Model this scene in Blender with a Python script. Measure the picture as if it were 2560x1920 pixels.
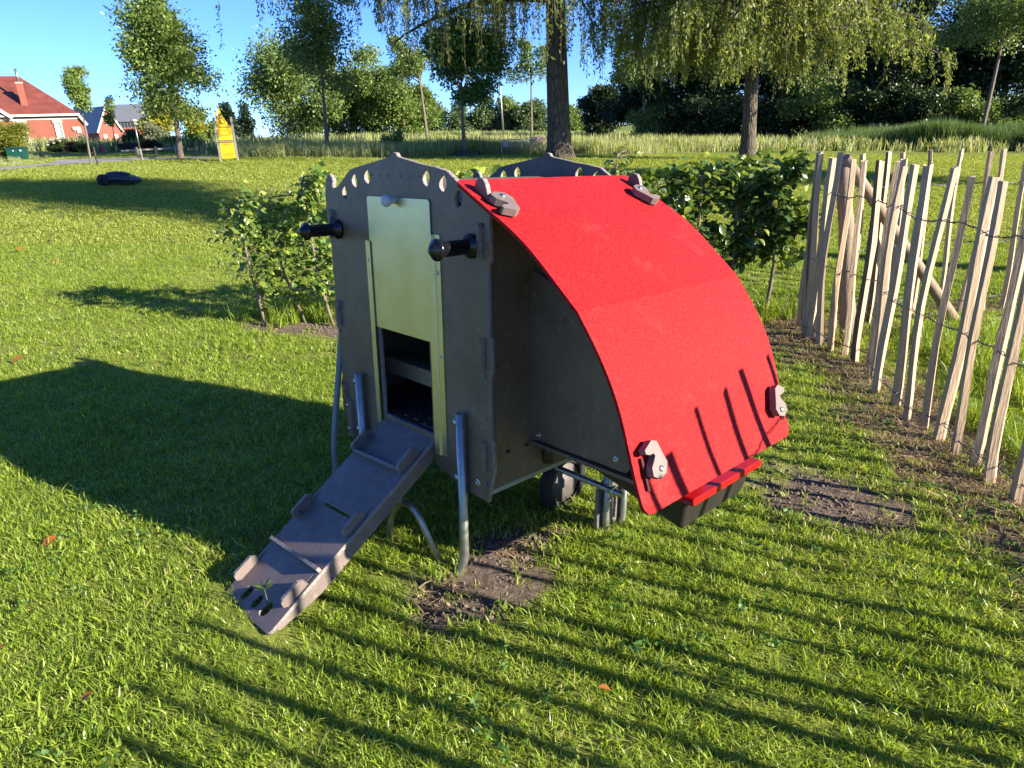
import bpy, math, random
import numpy as np
from mathutils import Matrix, Vector
from math import radians as R, sin, cos, pi

sc = bpy.context.scene
for o in list(bpy.data.objects):
    bpy.data.objects.remove(o)
COL = sc.collection

# ------------------------------------------------------------------ camera
PITCH, ROLL, FOC = R(20.468), R(-2.3), 1720.0
cam = bpy.data.cameras.new('camera')
cam.sensor_width = 36.0
cam.lens = 36.0 * FOC / 2560.0
cam.clip_start, cam.clip_end = 0.05, 2000
camo = bpy.data.objects.new('camera', cam)
COL.objects.link(camo)
fw = Vector((0, cos(PITCH), -sin(PITCH)))
up = Vector((0, sin(PITCH), cos(PITCH)))
rt = Vector((1, 0, 0))
r2 = rt * cos(ROLL) + up * sin(ROLL)
u2 = up * cos(ROLL) - rt * sin(ROLL)
camo.matrix_world = Matrix(((r2.x, u2.x, -fw.x, 0), (r2.y, u2.y, -fw.y, 0), (r2.z, u2.z, -fw.z, 1.45), (0, 0, 0, 1)))
sc.camera = camo

# ------------------------------------------------------------------ light
SUN_EL, SUN_AZ = R(20.6), R(113.6)
world = bpy.data.worlds.new('World')
sc.world = world
world.use_nodes = True
wn = world.node_tree.nodes
bg = wn['Background']
sky = wn.new('ShaderNodeTexSky')
sky.sky_type = 'NISHITA'
sky.sun_disc = False
sky.sun_elevation = SUN_EL
sky.sun_rotation = SUN_AZ
sky.air_density = 1.0
sky.air_density = 0.8
sky.dust_density = 0.0
sky.ozone_density = 3.0
tint = wn.new('ShaderNodeMix'); tint.data_type = 'RGBA'; tint.blend_type = 'MULTIPLY'
tint.inputs['Factor'].default_value = 1.0
tint.inputs['B'].default_value = (0.40, 0.60, 1.06, 1)
world.node_tree.links.new(sky.outputs[0], tint.inputs['A'])
world.node_tree.links.new(tint.outputs['Result'], bg.inputs[0])
bg.inputs[1].default_value = 0.086
sun = bpy.data.lights.new('sun', 'SUN')
sun.energy = 5.0
sun.angle = R(0.5)
sun.color = (1.0, 0.91, 0.76)
suno = bpy.data.objects.new('sun', sun)
COL.objects.link(suno)
tosun = Vector((sin(SUN_AZ) * cos(SUN_EL), cos(SUN_AZ) * cos(SUN_EL), sin(SUN_EL)))
suno.rotation_euler = tosun.to_track_quat('Z', 'Y').to_euler()
suno.location = (30, -12, 30)
sc.view_settings.view_transform = 'Standard'
sc.view_settings.look = 'None'
sc.view_settings.exposure = 1.7
sc.view_settings.gamma = 1.0
sc.view_settings.use_curve_mapping = False
sc.render.engine = 'CYCLES'
sc.cycles.max_bounces = 6
sc.cycles.transparent_max_bounces = 8

# ------------------------------------------------------------------ tagging helpers
def link(o, parent=None):
    COL.objects.link(o)
    if parent is not None:
        o.parent = parent
    return o

def tag(o, label=None, cat=None, group=None, kind=None):
    if label: o['label'] = label
    if cat: o['category'] = cat
    if group: o['group'] = group
    if kind: o['kind'] = kind
    return o

def empty(name, loc, rz=0.0, label=None, cat=None, group=None):
    o = bpy.data.objects.new(name, None)
    o.location = loc
    o.rotation_euler = (0, 0, rz)
    o.empty_display_size = 0.1
    COL.objects.link(o)
    return tag(o, label, cat, group)

# ------------------------------------------------------------------ materials
def newmat(name):
    m = bpy.data.materials.new(name)
    m.use_nodes = True
    nt = m.node_tree
    return m, nt, nt.nodes, nt.links, nt.nodes['Principled BSDF']

def ramp_node(n, stops):
    r = n.new('ShaderNodeValToRGB')
    while len(r.color_ramp.elements) > 1:
        r.color_ramp.elements.remove(r.color_ramp.elements[-1])
    r.color_ramp.elements[0].position = stops[0][0]
    r.color_ramp.elements[0].color = (*stops[0][1], 1)
    for p, c in stops[1:]:
        e = r.color_ramp.elements.new(p)
        e.color = (*c, 1)
    return r

ALB = 0.62                                   # every painted colour below is scaled to its measured albedo
def al(c): return tuple(v * ALB for v in c)
def mat(name, col, rough=0.5, metal=0.0, spec=0.5, var=0.0, nscale=8.0, stretch=(1, 1, 1), bump=0.0, bscale=None, speck=None, coords='Object'):
    m, nt, n, l, p = newmat(name)
    col = al(col) if metal < .5 else tuple(v * .74 for v in col)
    if speck is not None: speck = (speck[0], speck[1], al(speck[2]))
    p.inputs['Base Color'].default_value = (*col, 1)
    p.inputs['Roughness'].default_value = rough
    p.inputs['Metallic'].default_value = metal
    p.inputs['Specular IOR Level'].default_value = spec
    tc = n.new('ShaderNodeTexCoord')
    mp = n.new('ShaderNodeMapping')
    mp.inputs['Scale'].default_value = stretch
    l.new(tc.outputs[coords], mp.inputs[0])
    last = None
    if var > 0:
        t = n.new('ShaderNodeTexNoise')
        t.inputs['Scale'].default_value = nscale
        t.inputs['Detail'].default_value = 6
        t.inputs['Roughness'].default_value = 0.65
        l.new(mp.outputs[0], t.inputs['Vector'])
        r = ramp_node(n, [(0.3, tuple(max(0, c * (1 - var)) for c in col)), (0.7, tuple(min(1, c * (1 + var)) for c in col))])
        l.new(t.outputs['Fac'], r.inputs[0])
        last = r.outputs[0]
        rr = n.new('ShaderNodeMapRange')
        rr.inputs['To Min'].default_value = max(0.03, rough * 0.8)
        rr.inputs['To Max'].default_value = min(1, rough * 1.25)
        l.new(t.outputs['Fac'], rr.inputs['Value'])
        l.new(rr.outputs[0], p.inputs['Roughness'])
    if speck is not None:
        t2 = n.new('ShaderNodeTexNoise')
        t2.inputs['Scale'].default_value = speck[0]
        t2.inputs['Detail'].default_value = 2
        l.new(tc.outputs[coords], t2.inputs['Vector'])
        mr = n.new('ShaderNodeMapRange')
        mr.inputs['From Min'].default_value = speck[1]
        mr.inputs['From Max'].default_value = speck[1] + 0.05
        l.new(t2.outputs['Fac'], mr.inputs['Value'])
        mx = n.new('ShaderNodeMix')
        mx.data_type = 'RGBA'
        l.new(mr.outputs[0], mx.inputs['Factor'])
        if last: l.new(last, mx.inputs['A'])
        else: mx.inputs['A'].default_value = (*col, 1)
        mx.inputs['B'].default_value = (*speck[2], 1)
        last = mx.outputs['Result']
    if last: l.new(last, p.inputs['Base Color'])
    if bump > 0:
        t3 = n.new('ShaderNodeTexNoise')
        t3.inputs['Scale'].default_value = bscale or nscale
        t3.inputs['Detail'].default_value = 5
        l.new(mp.outputs[0], t3.inputs['Vector'])
        b = n.new('ShaderNodeBump')
        b.inputs['Strength'].default_value = bump
        b.inputs['Distance'].default_value = 0.01
        l.new(t3.outputs['Fac'], b.inputs['Height'])
        l.new(b.outputs[0], p.inputs['Normal'])
    return m

def leafmat(name, stops, trans=0.35, tcol=None, rough=0.45, spec=0.35, patch=None):
    """leaf or blade: colour varies per leaf; part of the light passes through"""
    m, nt, n, l, p = newmat(name)
    g = n.new('ShaderNodeNewGeometry')
    r = ramp_node(n, [(q_, al(c_)) for q_, c_ in stops])
    fac = g.outputs['Random Per Island']
    if patch:
        t = n.new('ShaderNodeTexNoise')
        t.inputs['Scale'].default_value = patch[0]
        t.inputs['Detail'].default_value = 3
        l.new(g.outputs['Position'], t.inputs['Vector'])
        ma = n.new('ShaderNodeMath'); ma.operation = 'MULTIPLY_ADD'
        l.new(t.outputs['Fac'], ma.inputs[0])
        ma.inputs[1].default_value = patch[1]
        ma.inputs[2].default_value = -0.5 * patch[1]
        ad = n.new('ShaderNodeMath'); ad.operation = 'ADD'; ad.use_clamp = True
        l.new(ma.outputs[0], ad.inputs[0]); l.new(fac, ad.inputs[1])
        fac = ad.outputs[0]
    l.new(fac, r.inputs[0])
    l.new(r.outputs[0], p.inputs['Base Color'])
    p.inputs['Roughness'].default_value = rough
    p.inputs['Specular IOR Level'].default_value = spec
    tr = n.new('ShaderNodeBsdfTranslucent')
    mx = n.new('ShaderNodeMix'); mx.data_type = 'RGBA'; mx.blend_type = 'MULTIPLY'
    mx.inputs['Factor'].default_value = 1
    l.new(r.outputs[0], mx.inputs['A'])
    mx.inputs['B'].default_value = (*(tcol or (1.6, 1.5, 0.6)), 1)
    l.new(mx.outputs['Result'], tr.inputs['Color'])
    ms = n.new('ShaderNodeMixShader')
    ms.inputs[0].default_value = trans
    l.new(p.outputs[0], ms.inputs[1]); l.new(tr.outputs[0], ms.inputs[2])
    l.new(ms.outputs[0], n['Material Output'].inputs['Surface'])
    return m

M = {}
def sheet_mat(name, col, rough, seed=0.0):
    """board pressed from recycled plastic: cloudy tone, pale flecks, scuffs and dull dusty areas"""
    m, nt, n, l, p = newmat(name)
    col = al(col)
    tc = n.new('ShaderNodeTexCoord')
    def noise(sc_, det=5, rg=.6, st=(1, 1, 1), off=0.0):
        mp = n.new('ShaderNodeMapping'); mp.inputs['Scale'].default_value = st; mp.inputs['Location'].default_value = (seed + off, off, seed)
        t = n.new('ShaderNodeTexNoise'); t.inputs['Scale'].default_value = sc_; t.inputs['Detail'].default_value = det; t.inputs['Roughness'].default_value = rg
        l.new(tc.outputs['Object'], mp.inputs[0]); l.new(mp.outputs[0], t.inputs['Vector']); return t.outputs['Fac']
    def rng_(f, a, b):
        q = n.new('ShaderNodeMapRange'); q.inputs['From Min'].default_value = a; q.inputs['From Max'].default_value = b; l.new(f, q.inputs['Value']); return q.outputs[0]
    def mixc(f, a, b):
        q = n.new('ShaderNodeMix'); q.data_type = 'RGBA'; l.new(f, q.inputs['Factor'])
        (l.new(a, q.inputs['A']) if not isinstance(a, tuple) else setattr(q.inputs['A'], 'default_value', (*a, 1)))
        q.inputs['B'].default_value = (*b, 1); return q.outputs['Result']
    r = ramp_node(n, [(.28, tuple(c * .72 for c in col)), (.5, col), (.74, tuple(c * 1.38 for c in col))]); l.new(noise(4.5, 7, .68), r.inputs[0])
    c = mixc(rng_(noise(26, 4, .7, off=3), .56, .74), r.outputs[0], tuple(min(1, v * 1.55) for v in col))          # mottling
    dust = n.new('ShaderNodeMath'); dust.operation = 'MULTIPLY'; l.new(rng_(noise(2.3, 6, .75, off=7), .52, .78), dust.inputs[0]); dust.inputs[1].default_value = .38
    c = mixc(dust.outputs[0], c, al((.36, .30, .245)))                                                                    # dried mud film
    c = mixc(rng_(noise(130, 1, .5, off=1), .735, .765), c, al((.42, .385, .34)))                                          # pale flecks
    c = mixc(rng_(noise(70, 1, .5, (1, 1, .5), off=5), .735, .76), c, (.03, .025, .02))                              # dark flecks
    sc1 = n.new('ShaderNodeMath'); sc1.operation = 'MULTIPLY'; l.new(rng_(noise(9, 3, .8, (9, 9, .5), off=11), .70, .76), sc1.inputs[0]); sc1.inputs[1].default_value = .45
    c = mixc(sc1.outputs[0], c, al((.46, .42, .37)))                                                                      # scratches
    l.new(c, p.inputs['Base Color'])
    rr = n.new('ShaderNodeMapRange'); rr.inputs['To Min'].default_value = rough * .75; rr.inputs['To Max'].default_value = min(1, rough * 1.7); l.new(noise(6, 6, .7, off=2), rr.inputs['Value']); l.new(rr.outputs[0], p.inputs['Roughness'])
    b = n.new('ShaderNodeBump'); b.inputs['Strength'].default_value = .10; b.inputs['Distance'].default_value = .004; l.new(noise(75, 4, .6), b.inputs['Height']); l.new(b.outputs[0], p.inputs['Normal'])
    return m
M['plastic'] = sheet_mat('recycled_plastic', (0.205, 0.146, 0.094), .38)
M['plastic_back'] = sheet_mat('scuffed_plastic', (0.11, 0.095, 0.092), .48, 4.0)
M['ramp'] = sheet_mat('ramp_plastic', (0.235, 0.180, 0.155), .46, 9.0)
M['edge'] = mat('sawn_plastic_edge', (0.36, 0.31, 0.28), 0.75, var=0.4, nscale=90, bump=0.35, bscale=160)
M['latch'] = mat('latch_plastic', (0.24, 0.185, 0.165), 0.55, var=0.15, nscale=25, bump=0.05, bscale=90)
M['zinc'] = mat('zinc_sheet', (0.80, 0.78, 0.50), 0.34, metal=0.92, var=0.10, nscale=7, bump=0.012, bscale=240)
M['galv'] = mat('galvanised_tube', (0.46, 0.46, 0.42), 0.42, metal=0.9, var=0.22, nscale=30, bump=0.03, bscale=120)
M['screw'] = mat('screw_steel', (0.66, 0.67, 0.68), 0.28, metal=1.0, var=0.1, nscale=80)
M['black_rubber'] = mat('black_grip_plastic', (0.010, 0.010, 0.012), 0.2, var=0.1, nscale=30)
M['tyre'] = mat('tyre_rubber', (0.014, 0.013, 0.013), 0.7, var=0.3, nscale=20)
M['tray'] = mat('black_tray_plastic', (0.03, 0.024, 0.022), 0.45, var=0.2, nscale=12)
M['wheelplate'] = mat('grey_plate_plastic', (0.17, 0.15, 0.135), 0.6, var=0.3, nscale=20, bump=0.1, bscale=80)
M['white_knob'] = mat('white_knob_plastic', (0.72, 0.74, 0.76), 0.3, var=0.04, nscale=20)
M['hose'] = mat('grey_hose_plastic', (0.26, 0.31, 0.33), 0.42, var=0.1, nscale=20)
M['ink'] = mat('black_print', (0.02, 0.02, 0.025), 0.6, var=0.2, nscale=80)
M['tagred'] = mat('red_plastic', (0.55, 0.008, 0.012), 0.22, var=0.1, nscale=20)
M['greentag'] = mat('green_tag_plastic', (0.02, 0.42, 0.16), 0.35, var=0.1, nscale=40)
M['perch'] = mat('perch_timber', (0.42, 0.33, 0.21), 0.7, var=0.25, nscale=6, stretch=(1, 14, 14), bump=0.1, bscale=20)
M['trim'] = mat('pale_edge_trim', (0.50, 0.48, 0.36), 0.5, var=0.12, nscale=20)
M['slot_shade_red'] = mat('painted_slot_shade', (0.09, 0.003, 0.004), 0.9, var=0.1, nscale=20)  # dark red stands for the shade down in the roof slots
M['slot'] = mat('black_floor_plastic', (0.02, 0.012, 0.012), 0.9, var=0.1, nscale=20)  # black of the slotted floor grid itself

def red_mat():
    m, nt, n, l, p = newmat('red_recycled_sheet')
    tc = n.new('ShaderNodeTexCoord')
    a = n.new('ShaderNodeTexNoise'); a.inputs['Scale'].default_value = 125; a.inputs['Detail'].default_value = 5; a.inputs['Roughness'].default_value = .75
    b = n.new('ShaderNodeTexNoise'); b.inputs['Scale'].default_value = 11; b.inputs['Detail'].default_value = 8; b.inputs['Roughness'].default_value = .72
    l.new(tc.outputs['Object'], a.inputs['Vector']); l.new(tc.outputs['Object'], b.inputs['Vector'])
    r = ramp_node(n, [(0.30, al((0.20, 0.001, 0.003))), (0.5, al((0.52, 0.006, 0.008))), (0.70, al((0.92, 0.034, 0.036)))])
    l.new(a.outputs['Fac'], r.inputs[0])
    r2_ = ramp_node(n, [(0.32, (0.80, 0.78, 0.78)), (0.68, (1.0, 1.0, 1.0))])
    l.new(b.outputs['Fac'], r2_.inputs[0])
    mx = n.new('ShaderNodeMix'); mx.data_type = 'RGBA'; mx.blend_type = 'MULTIPLY'; mx.inputs['Factor'].default_value = 1
    l.new(r.outputs[0], mx.inputs['A']); l.new(r2_.outputs[0], mx.inputs['B'])
    d1 = n.new('ShaderNodeTexNoise'); d1.inputs['Scale'].default_value = 3.2; d1.inputs['Detail'].default_value = 9; d1.inputs['Roughness'].default_value = .78; l.new(tc.outputs['Object'], d1.inputs['Vector'])
    dm = n.new('ShaderNodeMapRange'); dm.inputs['From Min'].default_value = .56; dm.inputs['From Max'].default_value = .80; dm.inputs['To Max'].default_value = .30; l.new(d1.outputs['Fac'], dm.inputs['Value'])
    m2 = n.new('ShaderNodeMix'); m2.data_type = 'RGBA'; l.new(dm.outputs[0], m2.inputs['Factor']); l.new(mx.outputs['Result'], m2.inputs['A']); m2.inputs['B'].default_value = (.22, .12, .10, 1)
    l.new(m2.outputs['Result'], p.inputs['Base Color'])
    p.inputs['Roughness'].default_value = 0.72
    p.inputs['Specular IOR Level'].default_value = 0.2
    p.inputs['Sheen Weight'].default_value = 0.18
    p.inputs['Sheen Roughness'].default_value = 0.4
    p.inputs['Sheen Tint'].default_value = (1, 0.25, 0.28, 1)
    bp = n.new('ShaderNodeBump'); bp.inputs['Strength'].default_value = 0.5; bp.inputs['Distance'].default_value = 0.004
    l.new(a.outputs['Fac'], bp.inputs['Height']); l.new(bp.outputs[0], p.inputs['Normal'])
    return m
M['red'] = red_mat()

M['picket'] = mat('split_chestnut', (0.68, 0.49, 0.305), 0.7, var=0.26, nscale=7, stretch=(9, 9, 1), bump=0.35, bscale=14, speck=(9, 0.70, (0.22, 0.13, 0.08)))
M['picket_bark'] = mat('chestnut_bark', (0.24, 0.17, 0.11), 0.85, var=0.4, nscale=9, stretch=(9, 9, 1), bump=0.4, bscale=16)
M['postwood'] = mat('weathered_post', (0.36, 0.26, 0.17), 0.8, var=0.3, nscale=8, stretch=(7, 7, 1), bump=0.35, bscale=16)
M['greywood'] = mat('grey_timber', (0.30, 0.27, 0.23), 0.8, var=0.25, nscale=8, stretch=(7, 7, 1), bump=0.2)
M['wire'] = mat('zinc_wire', (0.11, 0.12, 0.14), 0.45, metal=0.7, var=0.15, nscale=60)

def bark_mat(name, c1, c2, sc_=1.0):
    m, nt, n, l, p = newmat(name)
    tc = n.new('ShaderNodeTexCoord')
    mp = n.new('ShaderNodeMapping'); mp.inputs['Scale'].default_value = (1, 1, 0.17)
    l.new(tc.outputs['Object'], mp.inputs[0])
    no = n.new('ShaderNodeTexNoise'); no.inputs['Scale'].default_value = 3 * sc_; no.inputs['Detail'].default_value = 4
    l.new(mp.outputs[0], no.inputs['Vector'])
    ad = n.new('ShaderNodeMix'); ad.data_type = 'RGBA'; ad.blend_type = 'ADD'; ad.inputs['Factor'].default_value = 0.25
    l.new(mp.outputs[0], ad.inputs['A']); l.new(no.outputs['Color'], ad.inputs['B'])
    v = n.new('ShaderNodeTexVoronoi'); v.feature = 'DISTANCE_TO_EDGE'; v.inputs['Scale'].default_value = 17 * sc_
    l.new(ad.outputs['Result'], v.inputs['Vector'])
    c1, c2 = al(c1), al(c2)
    r = ramp_node(n, [(0.0, c1), (0.12, tuple(0.5 * (a + b) for a, b in zip(c1, c2))), (0.5, c2)])
    l.new(v.outputs['Distance'], r.inputs[0])
    l.new(r.outputs[0], p.inputs['Base Color'])
    p.inputs['Roughness'].default_value = 0.9
    b = n.new('ShaderNodeBump'); b.inputs['Strength'].default_value = 0.9; b.inputs['Distance'].default_value = 0.05
    l.new(v.outputs['Distance'], b.inputs['Height']); l.new(b.outputs[0], p.inputs['Normal'])
    return m
M['bark'] = bark_mat('furrowed_bark', (0.05, 0.038, 0.027), (0.25, 0.20, 0.14))
M['bark_thin'] = bark_mat('smooth_bark', (0.27, 0.21, 0.155), (0.44, 0.35, 0.26), 2.5)
M['twig'] = mat('twig_bark', (0.24, 0.19, 0.135), 0.8, var=0.35, nscale=20, bump=0.2)

M['lf_linden'] = leafmat('linden_leaf', [(0, (0.147, 0.249, 0.058)), (0.6, (0.248, 0.363, 0.087)), (1, (0.394, 0.496, 0.130))])
M['lf_round'] = leafmat('maple_leaf', [(0, (0.062, 0.186, 0.062)), (1, (0.156, 0.344, 0.093))], 0.25)
M['lf_oak'] = leafmat('oak_leaf', [(0, (0.136, 0.224, 0.062)), (1, (0.328, 0.445, 0.122))], 0.3)
M['lf_beech'] = leafmat('hornbeam_leaf', [(0, (0.129, 0.224, 0.044)), (1, (0.286, 0.383, 0.085))], 0.3)
M['lf_wood_shade'] = leafmat('shaded_woodland_leaf', [(0, (0.025, 0.053, 0.018)), (0.7, (0.047, 0.090, 0.028)), (1, (0.085, 0.132, 0.040))], 0.22)  # kept dark: the shade over the wood is put into the leaf colour
M['lf_far'] = leafmat('hedgerow_leaf', [(0, (0.106, 0.175, 0.070)), (1, (0.199, 0.293, 0.113))], 0.25)
M['lf_gold'] = leafmat('golden_leaf', [(0, (0.144, 0.187, 0.022)), (0.5, (0.374, 0.389, 0.036)), (1, (0.518, 0.490, 0.050))], 0.3)
M['lf_willow'] = leafmat('willow_leaf', [(0, (0.169, 0.241, 0.054)), (0.6, (0.280, 0.353, 0.081)), (1, (0.465, 0.513, 0.144))], 0.42)
M['lf_willow_green'] = leafmat('willow_leaf_green', [(0, (0.106, 0.169, 0.037)), (0.6, (0.175, 0.250, 0.056)), (1, (0.300, 0.362, 0.100))], 0.42)
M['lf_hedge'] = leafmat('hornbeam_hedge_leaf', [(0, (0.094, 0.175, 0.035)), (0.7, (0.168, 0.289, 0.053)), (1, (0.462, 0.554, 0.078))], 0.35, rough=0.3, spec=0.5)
M['lf_hedge_pale'] = leafmat('young_hedge_leaf', [(0, (0.129, 0.246, 0.052)), (0.6, (0.235, 0.388, 0.081)), (1, (0.564, 0.658, 0.118))], 0.38, rough=0.35, spec=0.45)
M['lf_conifer'] = leafmat('conifer_spray', [(0, (0.018, 0.042, 0.020)), (1, (0.035, 0.07, 0.03))], 0.1)
M['lf_shrub'] = leafmat('garden_shrub_leaf', [(0, (0.052, 0.117, 0.026)), (1, (0.130, 0.208, 0.039))], 0.3)
M['lf_pale'] = leafmat('variegated_leaf', [(0, (0.17, 0.21, 0.10)), (1, (0.42, 0.44, 0.27))], 0.3)
M['lf_box'] = leafmat('privet_leaf', [(0, (0.140, 0.187, 0.023)), (0.6, (0.265, 0.296, 0.034)), (1, (0.437, 0.406, 0.047))], 0.3)
M['lf_red'] = leafmat('russet_leaf', [(0, (0.07, 0.05, 0.025)), (1, (0.16, 0.11, 0.04))], 0.3)
M['grass'] = leafmat('lawn_blade', [(0, (0.200, 0.337, 0.029)), (0.4, (0.356, 0.527, 0.048)), (0.8, (0.518, 0.673, 0.086)), (0.95, (0.648, 0.740, 0.165)), (1, (0.713, 0.651, 0.297))], 0.48, tcol=(1.3, 1.2, 0.45), rough=0.36, spec=0.4, patch=(1.1, 0.45))
M['grass_far'] = leafmat('lawn_blade_far', [(0, (0.286, 0.393, 0.048)), (0.5, (0.461, 0.583, 0.084)), (0.88, (0.615, 0.684, 0.138)), (1, (0.746, 0.695, 0.297))], 0.48, tcol=(1.25, 1.15, 0.5), rough=0.45, spec=0.3, patch=(0.5, 0.5))
M['clover'] = leafmat('clover_leaf', [(0, (0.080, 0.192, 0.032)), (1, (0.160, 0.304, 0.064))], 0.35)
M['tall'] = leafmat('meadow_blade', [(0, (0.308, 0.420, 0.112)), (0.4, (0.532, 0.587, 0.182)), (0.75, (0.697, 0.697, 0.336)), (1, (0.697, 0.697, 0.502))], 0.35, tcol=(1.2, 1.1, 0.6), rough=0.6, spec=0.2, patch=(0.35, 0.7))
M['reed'] = leafmat('reed_blade', [(0, (0.094, 0.198, 0.066)), (0.6, (0.169, 0.281, 0.094)), (0.9, (0.281, 0.338, 0.112)), (1, (0.562, 0.469, 0.225))], 0.35, rough=0.5, spec=0.3, patch=(0.3, 0.6))
M['straw'] = leafmat('dry_grass_stalk', [(0, (0.221, 0.137, 0.065)), (0.6, (0.390, 0.267, 0.137)), (1, (0.572, 0.429, 0.247))], 0.2, rough=0.7, spec=0.2)
M['dead_leaf'] = leafmat('fallen_leaf', [(0, (0.38, 0.12, 0.03)), (1, (0.62, 0.22, 0.05))], 0.3, tcol=(1.2, 0.9, 0.5), rough=0.5)

# ------------------------------------------------------------------ mesh helpers
def mesh_np(name, V, F, mats=None, fmat=None, smooth=False):
    """V (N,3) array, F (M,k) array of one polygon size"""
    V = np.asarray(V, dtype=np.float32); F = np.asarray(F, dtype=np.int32)
    me = bpy.data.meshes.new(name)
    k = F.shape[1]
    me.vertices.add(len(V)); me.vertices.foreach_set('co', V.ravel())
    me.loops.add(F.size); me.loops.foreach_set('vertex_index', F.ravel())
    me.polygons.add(len(F))
    me.polygons.foreach_set('loop_start', np.arange(len(F), dtype=np.int32) * k)
    if fmat is not None:
        me.polygons.foreach_set('material_index', np.asarray(fmat, dtype=np.int32))
    if smooth:
        me.polygons.foreach_set('use_smooth', np.ones(len(F), dtype=bool))
    for m in (mats or []): me.materials.append(m)
    me.update(calc_edges=True)
    return me

class MB:
    def __init__(s):
        s.v = []; s.f = []; s.m = []; s.s = []
    def add(s, V, F, mi=0, smooth=False):
        b = len(s.v)
        s.v += [tuple(map(float, p)) for p in V]
        for f in F:
            s.f.append(tuple(b + i for i in f)); s.m.append(mi); s.s.append(smooth)
    def box(s, c, d, rot=None, mi=0, bev=0.0):
        x, y, z = d[0] / 2, d[1] / 2, d[2] / 2
        V = [Vector(p) for p in ((-x, -y, -z), (x, -y, -z), (x, y, -z), (-x, y, -z), (-x, -y, z), (x, -y, z), (x, y, z), (-x, y, z))]
        if rot is not None: V = [rot @ p for p in V]
        V = [p + Vector(c) for p in V]
        s.add(V, [(0, 3, 2, 1), (4, 5, 6, 7), (0, 1, 5, 4), (1, 2, 6, 5), (2, 3, 7, 6), (3, 0, 4, 7)], mi)
    def tube(s, P, r, n=10, cap=True, mi=0):
        P = [Vector(p) for p in P]
        rr = r if hasattr(r, '__len__') else [r] * len(P)
        rings = []; prev = None
        for i, p in enumerate(P):
            t = (P[min(i + 1, len(P) - 1)] - P[max(i - 1, 0)]).normalized()
            if prev is None:
                a = Vector((0, 0, 1)) if abs(t.z) < 0.9 else Vector((1, 0, 0))
                x = t.cross(a).normalized()
            else:
                x = (prev - t * prev.dot(t)).normalized()
            prev = x
            y = t.cross(x)
            rings.append([p + (x * cos(2 * pi * k / n) + y * sin(2 * pi * k / n)) * rr[i] for k in range(n)])
        V = [q for g in rings for q in g]; F = []
        for i in range(len(P) - 1):
            for k in range(n):
                F.append((i * n + k, i * n + (k + 1) % n, (i + 1) * n + (k + 1) % n, (i + 1) * n + k))
        s.add(V, F, mi, True)
        if cap:
            b = len(s.v) - len(V)
            s.f.append(tuple(b + k for k in reversed(range(n)))); s.m.append(mi); s.s.append(False)
            s.f.append(tuple(b + (len(P) - 1) * n + k for k in range(n))); s.m.append(mi); s.s.append(False)
    def lathe(s, o, ax, prof, n=24, mi=0):
        """prof: (distance along axis, radius)"""
        ax = Vector(ax).normalized(); o = Vector(o)
        a = Vector((0, 0, 1)) if abs(ax.z) < 0.9 else Vector((1, 0, 0))
        x = ax.cross(a).normalized(); y = ax.cross(x)
        V = []; F = []
        for h, r in prof:
            V += [o + ax * h + (x * cos(2 * pi * k / n) + y * sin(2 * pi * k / n)) * max(r, 1e-4) for k in range(n)]
        for i in range(len(prof) - 1):
            for k in range(n):
                F.append((i * n + k, i * n + (k + 1) % n, (i + 1) * n + (k + 1) % n, (i + 1) * n + k))
        s.add(V, F, mi, True)
    def prism(s, poly, fn, t0, t1, mi=0, mi_edge=None):
        """poly of (a,b); fn(a,b,t)->xyz"""
        n = len(poly)
        V = [fn(a, b, t0) for a, b in poly] + [fn(a, b, t1) for a, b in poly]
        base = len(s.v)
        s.v += [tuple(map(float, p)) for p in V]
        s.f.append(tuple(base + i for i in reversed(range(n)))); s.m.append(mi); s.s.append(False)
        s.f.append(tuple(base + n + i for i in range(n))); s.m.append(mi); s.s.append(False)
        for i in range(n):
            j = (i + 1) % n
            s.f.append((base + i, base + j, base + n + j, base + n + i)); s.m.append(mi if mi_edge is None else mi_edge); s.s.append(False)
    def build(s, name, mats, parent=None, loc=None, smooth_angle=None):
        me = bpy.data.meshes.new(name)
        me.from_pydata(s.v, [], s.f)
        for m in (mats if isinstance(mats, (list, tuple)) else [mats]): me.materials.append(m)
        me.polygons.foreach_set('material_index', s.m)
        me.polygons.foreach_set('use_smooth', s.s)
        me.update()
        import bmesh
        bm = bmesh.new(); bm.from_mesh(me)
        bmesh.ops.recalc_face_normals(bm, faces=bm.faces)
        bm.to_mesh(me); bm.free()
        o = bpy.data.objects.new(name, me)
        if loc is not None: o.location = loc
        return link(o, parent)

def plate(name, outer, holes, thick, tf, mats, parent, edge=True):
    """flat board with cut-outs: 2-D outline filled by a curve, laid out by matrix tf; second material on the cut edges"""
    cu = bpy.data.curves.new(name + '_outline', 'CURVE')
    cu.dimensions = '2D'; cu.fill_mode = 'BOTH'; cu.extrude = thick / 2; cu.bevel_depth = 0.0009; cu.bevel_resolution = 0; cu.offset = -0.0009
    for poly in [outer] + holes:
        sp = cu.splines.new('POLY'); sp.points.add(len(poly) - 1); sp.use_cyclic_u = True
        for i, (a, b) in enumerate(poly): sp.points[i].co = (a, b, 0, 1)
    tmp = bpy.data.objects.new(name + '_outline', cu)
    COL.objects.link(tmp)
    dg = bpy.context.evaluated_depsgraph_get()
    me = bpy.data.meshes.new_from_object(tmp.evaluated_get(dg))
    bpy.data.objects.remove(tmp); bpy.data.curves.remove(cu)
    me.name = name
    me.materials.clear()
    for m in mats: me.materials.append(m)
    if len(mats) > 1:
        for p in me.polygons: p.material_index = 1 if abs(p.normal.z) < 0.9 else 0
    else:
        for p in me.polygons: p.material_index = 0
    me.transform(tf)
    o = bpy.data.objects.new(name, me)
    return link(o, parent)

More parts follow.
